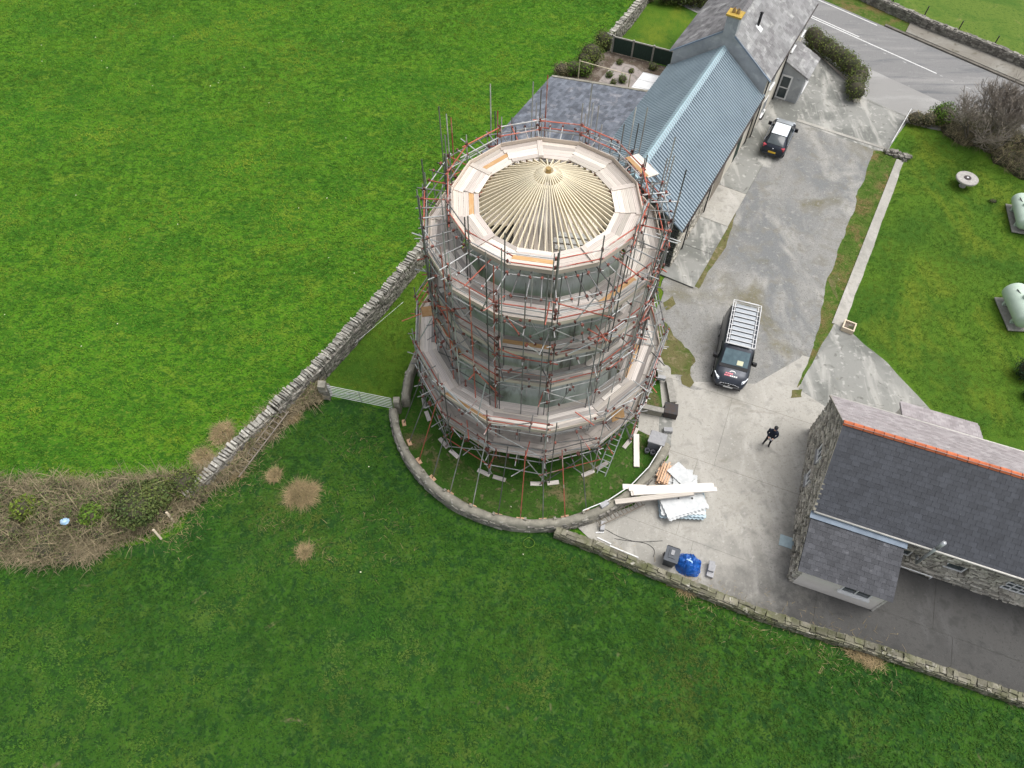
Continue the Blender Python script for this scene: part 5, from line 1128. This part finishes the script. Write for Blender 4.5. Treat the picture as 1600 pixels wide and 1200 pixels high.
# small loose things
for i, (x, y, l, rz, lab) in enumerate(((937,832,.42,.05,'short white offcut strip near the wall corner'),(944,845,.75,-.45,'broken white lath on the yard by the wall corner'),(975,862,1.5,-.40,'long white lath at the foot of the boundary wall'))):
    q = G(x, y, .05); o = MB().obox((0,0,0),(l/2,0,0),(0,.03,0),(0,0,.018)).build('lath', 'paint_white'); o.location = (q.x,q.y,.06 if i < 3 else .70); o.rotation_euler = (0,0,rz); tag(o, lab, 'lath')
def cable(lab, px, r=.012, m='black', z=.045, nm='cable', cat='cable'):
    P = [G(x, y) for x, y in px]; Q = []
    for i in range(len(P)-1):
        p0, p1, p2, p3 = P[max(0,i-1)], P[i], P[i+1], P[min(len(P)-1,i+2)]
        for k in range(6): t0 = k/6; Q.append(.5*((2*p1)+(p2-p0)*t0+(2*p0-5*p1+4*p2-p3)*t0**2+(3*p1-p0-3*p2+p3)*t0**3)+V((0,0,z)))
    o = MB().path(Q, r, 5).build(nm, m, None, True); tag(o, lab, cat); return o
cable('black cable looping over the pale concrete near the bin', [(945,827),(965,838),(985,845),(1010,850),(1022,860),(1020,872)])
cable('second black cable running straight over the yard concrete', [(960,842),(985,846),(1010,847),(1038,845)])
o = cable('thin green hose loop lying on the dark field below the tower', [(818,846),(826,841),(834,846),(834,853),(826,857),(818,853),(818,846)], .02, 'bright_leaf', .08, 'hose_loop', 'hose')
cable('thin pale line stretched over the grass triangle near the dry stone wall', [(497,588),(560,538),(640,470)], .012, 'paint_white', .35, 'washing_line', 'line')
# garden fence, gate and line posts
p0, p1 = G(956,82), G(1049,106); d = V((p1.x-p0.x,p1.y-p0.y,0)); L = d.length; d = d/L
t = thing('garden_fence', 'dark green panel fence with concrete posts between lawn and flower bed', 'fence', p0, atan2(d.y,d.x))
for i in range(4): MB().box(L*i/3-.07, L*i/3+.07, -.07, .07, 0, 1.5).build('post', 'concrete_post', t)
for i in range(3):
    pn = MB().box(L*i/3+.08, L*(i+1)/3-.08, -.03, .03, .08, 1.35).build('panel', 'fence_green', t); MB().box(L*i/3+.08, L*(i+1)/3-.08, -.06, .06, 1.352, 1.43).build('panel_cap', 'concrete_post', pn)
q0, q1 = G(906,95,1.6), G(985,117,1.6)
t = thing('clothes_line', 'pale clothes line pole across the flower bed', 'pole', (q0.x,q0.y,0)); rod('line', t, 'pine', (0,0,1.6), (q1.x-q0.x, q1.y-q0.y, 1.6), .03); rod('post', t, 'pine', (0,0,0), (0,0,1.7), .045); rod('post', t, 'pine', (q1.x-q0.x,q1.y-q0.y,0), (q1.x-q0.x,q1.y-q0.y,1.65), .045)
# drive gate, pillar, and low rubble wall at lawn corner
p0, p1 = G(1388,232,.5), G(1419,179,.5); d = V((p1.x-p0.x,p1.y-p0.y,0)); L = d.length; d = d/L
t = thing('drive_gate', 'open white tubular gate at the edge of the lawn by the road', 'gate', (p0.x,p0.y,0), atan2(d.y,d.x))
for z in (.25,.5,.75,1.0): rod('bar', t, 'paint_white', (0,0,z), (L,0,z), .024)
for x in (0, L*.33, L*.66, L): rod('upright', t, 'paint_white', (x,0,.12), (x,0,1.03), .024)
pl = MB().obox((0,0,.6),(.22,0,0),(0,.22,0),(0,0,.62),jit=.02).build('gate_pillar', 'render_cream'); pl.location = G(1337,158); tag(pl, 'whitewashed gate pillar at the end of the clipped hedge', 'pillar')
t = thing('rubble_wall', 'short dark rubble wall at the head of the garden path', 'wall', G(1386,238))
st = MB(); a0, a1 = V((0,0,0)), G(1416,250)-G(1386,238)
for i in range(40):
    f = random.random(); p_ = a0.lerp(a1, f)+V((U(-.2,.2),U(-.2,.2),U(.05,.3))); st.obox(p_, (U(.08,.2),U(-.05,.05),0), (U(-.05,.05),U(.08,.16),0), (0,0,U(.05,.1)), jit=.03)
st.build('stones', 'stone', t, kind='stuff')
pot = thing('flower_pot', 'dark flower pot with plant against the farmhouse wall', 'flower pot', G(1187,186)); MB().lathe([(0,.03),(.16,.03),(.22,.36),(.19,.36),(.15,.1)], 14).build('pot', 'iron', pot, True)
# ------------------------------------------------------------------ vegetation
def leaves(mb, blobs, n, size, shell=.55, up=.3, lump=.22):
    tot = sum(b[1]*b[2]*b[3] for b in blobs)
    for c, rx, ry, rz in blobs:
        for _ in range(int(n*rx*ry*rz/tot)+1):
            d = V((random.gauss(0,1), random.gauss(0,1), random.gauss(0,1))).normalized(); r = 1-(random.random()**1.6)*shell
            r *= 1+lump*noise.noise(d*2.3+V(c)*1.7)+lump*.6*noise.noise(d*5.1+V(c))
            p = V(c)+V((d.x*rx*r, d.y*ry*r, d.z*rz*r))
            if p.z < .02: p.z = U(.02,.2)
            nrm = (d*.7+V((U(-1,1),U(-1,1),U(-1,1)))*.8+V((0,0,up))).normalized(); x = nrm.orthogonal().normalized(); y = nrm.cross(x); a = U(0,2*pi)
            x, y = x*cos(a)+y*sin(a), y*cos(a)-x*sin(a); s = size*U(.6,1.4); b = len(mb.v)
            mb.v += [tuple(p-x*s*.3), tuple(p+y*s*.5-x*s*.0), tuple(p+x*s*.3), tuple(p-y*s*.5)]; mb.f.append((b, b+3, b+2, b+1))
    return mb
def core(mb, blobs, k=.72, seg=8):
    for c, rx, ry, rz in blobs:
        b = len(mb.v)
        for i in range(seg+1):
            th = pi*i/seg
            for j in range(seg*2):
                ph = 2*pi*j/(seg*2); d = V((sin(th)*cos(ph), sin(th)*sin(ph), cos(th))); q = k*(1+.15*noise.noise(d*2+V(c)))
                mb.v.append((c[0]+d.x*rx*q, c[1]+d.y*ry*q, max(0, c[2]+d.z*rz*q)))
        m = seg*2
        for i in range(seg):
            for j in range(m): mb.f.append((b+i*m+j, b+i*m+(j+1) % m, b+(i+1)*m+(j+1) % m, b+(i+1)*m+j))
    return mb
def bush(name, lab, loc, blobs, n, size, m, cat='bush', group=None, stems=5):
    t_ = thing(name, lab, cat, loc, group=group); core(MB(), blobs, .7).build('inner_growth', 'mound', t_, True)
    leaves(MB(), blobs, n, size).build('foliage', m, t_)
    b = MB()
    for i in range(stems): c = random.choice(blobs); b.tube((U(-.1,.1),U(-.1,.1),0), (c[0][0]+U(-.2,.2), c[0][1]+U(-.2,.2), c[0][2]), .04, 5, .015)
    b.build('stems', 'bark', t_); return t_
def hedge(lab, px, h, w, n, size, m, name='hedge'):
    P = [G(x, y) for x, y in px]; bl = []; o = P[0]
    for a, b in zip(P, P[1:]):
        k = max(1, int((b-a).length/.55))
        for i in range(k+1): c = a.lerp(b, i/k)-o; bl.append(((c.x+U(-.08,.08), c.y+U(-.08,.08), h*.52), w*U(.9,1.1), w*U(.9,1.1), h*.52*U(.92,1.08)))
    return bush(name, lab, o, bl, n, size, m, 'hedge')
hedge('clipped olive green hedge between the house porch and the road', [(1262,70),(1285,88),(1318,112),(1335,130),(1330,156)], 1.7, .85, 9000, .11, 'hedge_leaf')
bush('round_bush', 'rounded olive bush nearest the green fence end', G(941,76), [((0,0,.8),.9,.8,.85)], 1800, .11, 'hedge_leaf')
bush('round_bush', 'largest rounded olive bush beside the clothes line pole', G(922,100), [((0,0,.9),1.15,1.0,1.0),((-.5,-.5,.7),.8,.8,.7)], 2600, .11, 'hedge_leaf')
bush('round_bush', 'low bush with bright leaves behind the slate outbuilding', G(896,116), [((0,0,.6),.9,.7,.65),((.9,-.1,.6),.7,.7,.7)], 1800, .11, 'bright_leaf')
bush('dead_bush', 'brownish twiggy bush at the far corner of the slate outbuilding', G(878,117), [((0,0,.5),.8,.7,.55)], 1100, .10, 'twig')
bush('tall_hedge', 'dark green conifer hedge at the top of the back lawn', G(1068,8), [((x,-x*.15,1.0),1.0,.9,1.25) for x in (-1.6,-.5,.6,1.6)], 4200, .13, 'hedge_leaf', 'hedge')
bush('tall_hedge', 'brown tipped shrub at the end of the back garden wall', G(1012,0), [((0,0,.8),.9,.9,1.0)], 1500, .12, 'twig_pale', 'shrub')
for i, (x, y, r, lab) in enumerate(((952,120,.35,'small green clump in the flower bed nearest the paving edge'),(968,100,.3,'small green clump beside the fence in the flower bed'),(986,113,.25,'tiny dark plant in the middle of the garden paving'),(972,128,.45,'leafy green clump in front of the white store roof'),(958,131,.3,'low plant at the slate roof edge of the flower bed'),(1020,108,.45,'wide dark leafy clump below the fence near the barn'))):
    bush('garden_plant', lab, G(x,y), [((0,0,r*.6),r,r,r*.8)], 260, .09, 'bright_leaf' if i in (0,3) else 'hedge_leaf', 'plant', 'plants in the flower bed', 2)
leaves(MB(), [((0,0,.5),.25,.25,.3)], 160, .08).build('foliage', 'ever_leaf', pot)
bush('round_bush', 'bright green round bush beside the drive gate', G(1465,193), [((0,0,.85),1.0,.9,.9)], 2400, .12, 'bright_leaf')
bush('brown_hedge', 'low brown leafless hedge between drive gate and bright bush', G(1437,196), [((-.5,.15,.55),.8,.6,.6),((.4,-.05,.6),.8,.6,.65)], 1800, .09, 'twig', 'hedge')
bush('conifer', 'dark conifer bush partly hiding the farther gas tank', G(1612,362), [((0,0,1.1),.9,1.0,1.4),((.1,1.0,1.0),.8,.9,1.2)], 3000, .11, 'ever_leaf')
bush('clipped_ball', 'dark clipped evergreen ball at the right edge below the nearer tank', G(1598,588), [((0,0,.75),.8,.8,.75)], 1900, .08, 'ever_leaf')
bush('clipped_ball', 'lower clipped evergreen ball at the right frame edge', G(1607,622), [((0,0,.45),.5,.5,.45)], 900, .08, 'ever_leaf')
bush('clipped_ball', 'small dark evergreen ball above the nearer gas tank', G(1612,450), [((0,0,.55),.6,.6,.55)], 1000, .08, 'ever_leaf')
bush('garden_plant', 'small pale leafy plant on the lawn left of the farther tank', G(1550,316), [((0,0,.12),.35,.25,.16)], 160, .10, 'bright_leaf', 'plant', None, 2)
# bare trees and scrub by the road
def bare_tree(name, lab, loc, h, spread, seed, depth=6, tr_=.13, ivy=0, nb=3):
    rnd = random.Random(seed); tk = MB(); br = MB()
    def grow(p, d, L, r, lev):
        if lev == 0: return
        r = max(r, .0095)
        segs = 3; q = p
        for i in range(segs):
            d = (d+V((rnd.uniform(-1,1),rnd.uniform(-1,1),rnd.uniform(-.6,.9)))*.16).normalized(); q2 = q+d*(L/segs); (tk if lev >= depth-1 else br).tube(q, q2, r*(1-.22*i/segs), 6 if lev > 3 else 3, r*(1-.22*(i+1)/segs), False); q = q2
            if lev < depth:
                grow(q, (d+V((rnd.uniform(-1,1),rnd.uniform(-1,1),rnd.uniform(-.3,.6)))*.9*spread).normalized(), L*rnd.uniform(.5,.8), r*.5, lev-1)
        for _ in range(nb if lev > 1 else 1):
            grow(q, (d+V((rnd.uniform(-1,1),rnd.uniform(-1,1),rnd.uniform(-.25,.7)))*.75*spread).normalized(), L*rnd.uniform(.6,.85), r*rnd.uniform(.55,.72), lev-1)
    t_ = thing(name, lab, 'tree', loc)
    for i in range(6): a = i*1.05+rnd.uniform(-.3,.3); grow(V((cos(a)*.08,sin(a)*.08,0)), V((cos(a)*.75,sin(a)*.75,1)).normalized(), h*rnd.uniform(.2,.3), tr_*rnd.uniform(.3,.55), depth)
    tk.build('trunk', 'bark', t_, True); br.build('crown', 'tree_twig', t_)
    return t_
bare_tree('bare_tree', 'bare spreading tree in front of the road at the right edge', V((G(1540,185,2.2).x,G(1540,185,2.2).y,0)), 6.2, 1.25, 5, 5, .15)
bare_tree('bare_tree', 'second bare tree leaning in from the right frame edge', V((G(1590,190,2.2).x,G(1590,190,2.2).y,0)), 6.4, 1.25, 9, 5, .15)
def scrub(lab, loc, blobs, n, L, m, name='scrub', lean=.6, leafm=None, nl=0, ls=.09, cat='scrub'):
    """tangle of arching stems over a mound"""
    t_ = thing(name, lab, cat, loc); core(MB(), blobs, .8).build('inner_growth', 'mound', t_, True); mb = MB(); tot = sum(b[1]*b[2] for b in blobs)
    for c, rx, ry, rz in blobs:
        for _ in range(int(n*rx*ry/tot)+1):
            a = U(0,2*pi); r = sqrt(random.random()); p = V((c[0]+rx*r*cos(a), c[1]+ry*r*sin(a), max(.02, c[2]+rz*sqrt(max(0,1-r*r))*U(.55,.95)))); stem(mb, p, L*U(.5,1.3), lean)
    mb.build('stems', m, t_)
    if nl: leaves(MB(), [((c[0],c[1],rz*.35), rx, ry, rz*1.0) for c, rx, ry, rz in blobs], nl, ls, .3).build('foliage', leafm, t_)
    return t_
def stem(mb, p, L, lean, w=.012):
    d = V((U(-1,1), U(-1,1), U(.15,1.0))).normalized(); side = d.cross(V((0,0,1)))
    if side.length < .05: side = V((1,0,0))
    side = side.normalized()*w*U(.6,1.5); q = p; n = 4; b = len(mb.v); g = V((0,0,-lean*U(.6,1.4)))
    for i in range(n+1):
        s = side*(1-.75*i/n); mb.v += [tuple(q-s), tuple(q+s)]; d = (d+g*.35).normalized(); q = q+d*(L/n)
        if q.z < .01: q.z = .01
    for i in range(n): mb.f.append((b+2*i, b+2*i+1, b+2*i+3, b+2*i+2))
def px_blobs(px, rxy, rz, o):
    return [((G(x,y).x-o.x, G(x,y).y-o.y, 0), rxy*U(.8,1.2), rxy*U(.8,1.2), rz*U(.75,1.25)) for x, y in px]
o = G(1500,215); scrub('leafless brown scrub between the lawn and the bright bush', o, px_blobs([(1490,205),(1505,215),(1525,220),(1545,230)], 1.1, .8, o), 1500, .9, 'twig')
o = G(1560,225); scrub('grey green scrub under the bare tree by the road', o, px_blobs([(1530,200),(1555,215),(1580,225),(1600,240),(1570,250),(1595,262)], 1.4, 1.0, o), 2200, 1.0, 'twig', 'scrub', .5, 'hedge_leaf', 1500)
# bramble hedge on the left
o = V((-21,13.4,0))
hb = []
for i in range(30):
    f = i/29; x = -31+f*14.6; y0, y1 = 11.8+f*.9+1.3*noise.noise(V((i*.37,0,1))), 15.1+f*.4+1.5*noise.noise(V((i*.41,4,1)))
    y0 += max(0, f-.72)*9
    for k in range(4):
        yy = y0+(y1-y0)*(k+.5)/4
        if f > .9 and k == 0: continue
        hb.append(((x-o.x+U(-.25,.25), yy-o.y+U(-.2,.2), 0), .85*U(.8,1.2), .75*U(.8,1.2), (.7,1.0,1.1,.7)[k]*U(.5,1.5)))
hb = [(c, rx, ry, rz*(1-.25*(c[0]+o.x > -17.4))) for c, rx, ry, rz in hb]
scrub('wide tangled brown bramble hedge between the fields at left', o, hb, 10000, .9, 'twig', 'bramble_hedge', .6, 'bramble_leaf', 26000, .105, 'hedge')
mb = MB(); hbt = bpy.data.objects['bramble_hedge']
for _ in range(3800):
    c, rx, ry, rz = random.choice(hb); a = U(0,2*pi); r = sqrt(random.random()); stem(mb, V((c[0]+rx*r*cos(a), c[1]+ry*r*sin(a), c[2]+rz*U(.6,1.0))), U(.4,1.2), .5, .012)
mb.build('pale_stems', 'twig_pale', hbt)
mb = MB()
for _ in range(7500):
    f = random.random(); x = -31+f*15; p = V((x, 11.75+f*.9+max(0, f-.72)*9+random.gauss(0,.40)-.35*noise.noise(V((x*.9,1,2)))*2, U(.05,.35))); stem(mb, p, U(.35,.75), .5, .011)
for _ in range(3500):
    f = random.random(); x = -31+f*15; p = V((x, 15.3+f*.45+random.gauss(0,.30)+.5*noise.noise(V((x*.9,5,2))), U(.05,.35))); stem(mb, p, U(.3,.6), .4, .010)
hg = mb.build('dry_grass_fringe', 'twig_pale'); hg['kind'] = 'stuff'; tag(hg, 'pale dry grass along both edges of the bramble hedge', 'grass')
def small_leafy(name, lab, x, y, z, r, m, n=900):
    q = G(x, y, z); return bush(name, lab, (q.x,q.y,0), [((0,0,z+.15),r*1.1,r*1.1,.7)], int(n*1.4), .13, m, 'bush')
small_leafy('gorse_bush', 'yellow green bush growing in the bramble hedge at far left', 42, 795, .9, .62, 'gorse_leaf', 900)
small_leafy('gorse_bush', 'small bright green bush in the bramble hedge beside the blue scrap', 147, 806, .9, .55, 'bright_leaf', 800)
small_leafy('ivy_bush', 'large dark green leafy patch in the bramble hedge near the wall', 215, 790, 1.0, 1.15, 'bramble_leaf', 3000)
small_leafy('ivy_bush', 'small dark green leafy patch where brambles meet the dry stone wall', 245, 775, .9, .8, 'bramble_leaf', 1600)
small_leafy('ivy_bush', 'olive leafy patch spilling over the sunken end of the dry stone wall', 290, 757, .7, .8, 'hedge_leaf', 1200)
crumple('plastic_scrap', 'tarp_pale', tuple(G(101,815,1.15)), .26, .12, 4.4, 'small light blue plastic scrap caught in the bramble hedge', n=10, cat='scrap')
for x, y, lab in ((252,842,'short leaning timber stake at the end of the bramble hedge'),(272,815,'second timber stake half hidden where brambles end')):
    q = G(x, y); s_ = MB().tube((0,0,0),(-.12,.16,.8),.06,7).build('timber_stake', 'pine'); s_.location = q; tag(s_, lab, 'stake')
# brush over the wall by the gate
o = G(470,650); scrub('brown brush heaped against the dry stone wall beside the gate', o, px_blobs([(490,620),(470,627),(450,640),(430,658),(412,676),(392,698),(370,718),(348,738),(325,752),(305,765)], .68, .7, o), 5200, .7, 'twig_pale', 'brush_heap', .6, 'bramble_leaf', 3800, .08, 'brush')
# tussocks
def tussock(lab, x, y, r, n, h, m='dead_grass'):
    p = G(x, y); t_ = thing('grass_tussock', lab, 'tussock', p, group='dead grass tussocks'); mb = MB(); ax, ay, rot = U(.8,1.2), U(.65,1.0), U(0,pi); sw = V((U(-.5,.5),U(-.5,.5),0))
    for _ in range(n):
        a = U(0,2*pi); rr = r*.8*sqrt(random.random()); d = V((cos(a+rot)*ax, sin(a+rot)*ay, 0)); p0 = d*rr+V((0,0,.02)); p0 += noise.noise_vector(p0*3+p)*r*.25; p0.z = max(.01, p0.z)
        b2 = a+rot+(U(-1.3,1.3) if random.random() < .5 else U(-3,3)); o_ = (V((cos(b2), sin(b2), 0))+sw).normalized(); hh = h*U(.2,.8)*(1-.6*rr/r); out = r*U(.1,.7)*(1.5 if random.random() < .12 else 1); w = V((-o_.y, o_.x, 0))*U(.006,.013); b = len(mb.v)
        for i in range(4): f = i/3; q = p0+o_*(out*f*f)+V((U(-.03,.03),U(-.03,.03),hh*(f-.45*f*f)*1.4)); ww = w*(1-f*.85); mb.v += [tuple(q-ww), tuple(q+ww)]
        for i in range(3): mb.f.append((b+2*i, b+2*i+1, b+2*i+3, b+2*i+2))
    mb.build('blades', m, t_); core(MB(), [((0,0,0),r*.5,r*.5,h*.12)], .9, 6).build('crown', 'mound', t_, True); return t_
tussock('big round straw coloured grass tussock in the lower field', 472,772, 1.0, 1700, .6)
tussock('small straw tussock just left of the big round one', 431,743, .5, 600, .5)
tussock('flat dry tuft in the dark field well below the big tussock', 476,862, .55, 500, .35)
tussock('tall orange straw tussock on the upper edge of the bramble hedge', 100,772, .95, 1500, .8)
tussock('straw tussock on the bramble hedge right of the tall orange one', 125,782, .8, 900, .6)
tussock('dry reddish tuft against the upper side of the low stone wall', 350,678, .8, 900, .5)
tussock('reddish dry tuft farther down the low stone wall', 318,715, .75, 800, .5)
tussock('dry tuft at the lower end of the wooden ladder', 368,742, .45, 400, .35)
tussock('dry tuft just below the brush heap by the gate', 455,655, .6, 600, .4)
tussock('straw tuft at the foot of the boundary wall above the long stalk', 1072,918, .6, 500, .4)
tussock('brown dry tuft beneath the boundary wall right of the lean to', 1362,1032, .6, 600, .4)
tussock('smaller brown tuft farther left under the boundary wall', 1335,1018, .5, 450, .35)
# grass: short tufts scattered over the fields
def tuft_mesh(name, m, n, h, r):
    mb = MB()
    for _ in range(n):
        a = U(0,2*pi); rr = r*sqrt(random.random()); p = V((cos(a)*rr, sin(a)*rr, 0)); b2 = U(0,2*pi); d = V((cos(b2), sin(b2), 0)); w = V((-d.y, d.x, 0))*.014*U(.7,1.4); hh = h*U(.5,1.1); b = len(mb.v)
        mb.v += [tuple(p-w), tuple(p+w), tuple(p+d*hh*.35+w*.7+V((0,0,hh*.7))), tuple(p+d*hh*.35-w*.7+V((0,0,hh*.7))), tuple(p+d*hh*U(.7,1.1)+V((0,0,hh*.95)))]
        mb.f += [(b, b+1, b+2, b+3), (b+3, b+2, b+4)]
    o = bpy.data.objects.new(name, mb.mesh(name, m)); return o
def scatter(name, poly, dens, tuft, smin, smax, lab, seed, z=.02):
    pts = [V((p[0], p[1], z)) for p in poly]; a = sum(p.x*q.y-q.x*p.y for p, q in zip(pts, pts[1:]+pts[:1]))
    if a < 0: pts.reverse()
    o = MB().poly(pts).build(name, None); o['kind'] = 'stuff'; o['label'] = lab; o['category'] = 'grass'
    ng = bpy.data.node_groups.new(name, 'GeometryNodeTree'); ng.interface.new_socket('Geometry', in_out='INPUT', socket_type='NodeSocketGeometry'); ng.interface.new_socket('Geometry', in_out='OUTPUT', socket_type='NodeSocketGeometry')
    n = ng.nodes; L = ng.links.new; gi = n.new('NodeGroupInput'); go = n.new('NodeGroupOutput'); dp = n.new('GeometryNodeDistributePointsOnFaces'); ip = n.new('GeometryNodeInstanceOnPoints'); oi = n.new('GeometryNodeObjectInfo')
    dp.inputs['Density'].default_value = dens; dp.inputs['Seed'].default_value = seed; oi.inputs[0].default_value = tuft; oi.inputs['As Instance'].default_value = True
    rv = n.new('FunctionNodeRandomValue'); rv.data_type = 'FLOAT_VECTOR'; rv.inputs[0].default_value = (0,0,0); rv.inputs[1].default_value = (.15,.15,6.28)
    rs = n.new('FunctionNodeRandomValue'); rs.data_type = 'FLOAT'; rs.inputs[2].default_value = smin; rs.inputs[3].default_value = smax; rs.inputs['Seed'].default_value = 3
    L(gi.outputs[0], dp.inputs[0]); L(dp.outputs['Points'], ip.inputs['Points']); L(oi.outputs['Geometry'], ip.inputs['Instance']); L(rv.outputs[0], ip.inputs['Rotation']); L(rs.outputs[1], ip.inputs['Scale']); L(ip.outputs[0], go.inputs[0])
    md = o.modifiers.new('scatter', 'NODES'); md.node_group = ng; return o

field_poly = [(-42,14.9),(-16.3,16.3),(-11.2,23.6),(-6.3,32.4),(-3.2,38.2),(-4.6,41.5),(1.0,52),(8,60),(16,74),(-75,74)]
low_poly = [(-34,11.3),(-16.5,12.0),(-15.2,15.4),(-10.8,20.6),(-7.2,20.0),(-6.6,17),(-4.6,14.9),(-1.6,13.3),(2,12.9),(6.3,11.2),(12.2,8.9),(17.5,7.2),(25,5.0),(25,-1),(-20,-1),(-26,3)]
tu = tuft_mesh('field_tuft', 'tuft_upper', 9, .075, .13); tl = tuft_mesh('meadow_tuft', 'tuft_lower', 9, .075, .11)
scatter('field_grass', field_poly, 20, tu, .6, 1.5, 'short lush grass of the bright upper field', 1)
scatter('meadow_grass', low_poly, 40, tl, .6, 1.5, 'short dark grass of the lower field', 2)
tm_ = tuft_mesh('lawn_tuft', 'tuft_mown', 9, .045, .12)
W_ = lambda px: [(G(x, y).x, G(x, y).y) for x, y in px]
scatter('tower_lawn_grass', W_([(512,596),(665,412),(700,380),(690,540),(655,560),(642,600),(620,625)]), 40, tm_, .6, 1.2, 'short mown grass between the dry stone wall and the tower', 3)
ts_ = tuft_mesh('fine_lawn_tuft', 'tuft_mown', 12, .028, .15)
scatter('garden_lawn_grass', W_([(1412,250),(1398,234),(1422,192),(1470,212),(1600,290),(1660,330),(1660,690),(1540,684),(1455,636),(1388,564),(1332,518),(1322,505)]), 45, ts_, .6, 1.1, 'short mown grass of the garden lawn', 4)
scatter('verge_tufts', W_([(1370,240),(1400,246),(1305,500),(1262,585),(1275,540),(1292,460),(1310,400),(1346,300)]), 30, tm_, .6, 1.3, 'short rough grass of the drive verge', 5)

# thin dry strands and pale flecks in the sward
mb = MB()
for (x0, y0, rr_, n_) in ((545,700,1.2,60),(575,690,1.0,50),(600,820,1.3,70),(480,860,.9,120),(424,818,.6,70),(620,870,1.2,50),(540,780,1.5,50),(1075,925,1.2,140),(1130,940,1.4,120),(1180,965,1.3,110),(1350,1030,1.6,220),(1300,1010,1.3,120),(1240,985,1.2,90),(960,870,1.0,70),(360,760,1.2,200),(400,730,1.0,150),(300,800,.9,160),(280,840,.9,160)):
    q = G(x0, y0)
    for _ in range(int(n_*.55)): stem(mb, V((q.x+random.gauss(0,rr_*.6), q.y+random.gauss(0,rr_*.5), .03)), U(.15,.4), .5, .007)
ds = mb.build('dry_strands', 'dead_grass'); ds['kind'] = 'stuff'; tag(ds, 'scattered dry straw strands in the lower field', 'grass')

mb = MB()
for _ in range(34):
    if random.random() < .85: p = G(U(0,640), U(0,560))
    else: p = G(U(560,900), U(650,1000))
    if p.x > -7 and p.y > 20: continue
    mb.obox((p.x,p.y,.07), (U(.015,.035),0,0), (0,U(.015,.03),0), (0,0,.015), jit=.012)
fk = mb.build('pale_flecks', 'paper'); fk['kind'] = 'stuff'; tag(fk, 'tiny pale flecks scattered in the field grass', 'flecks')
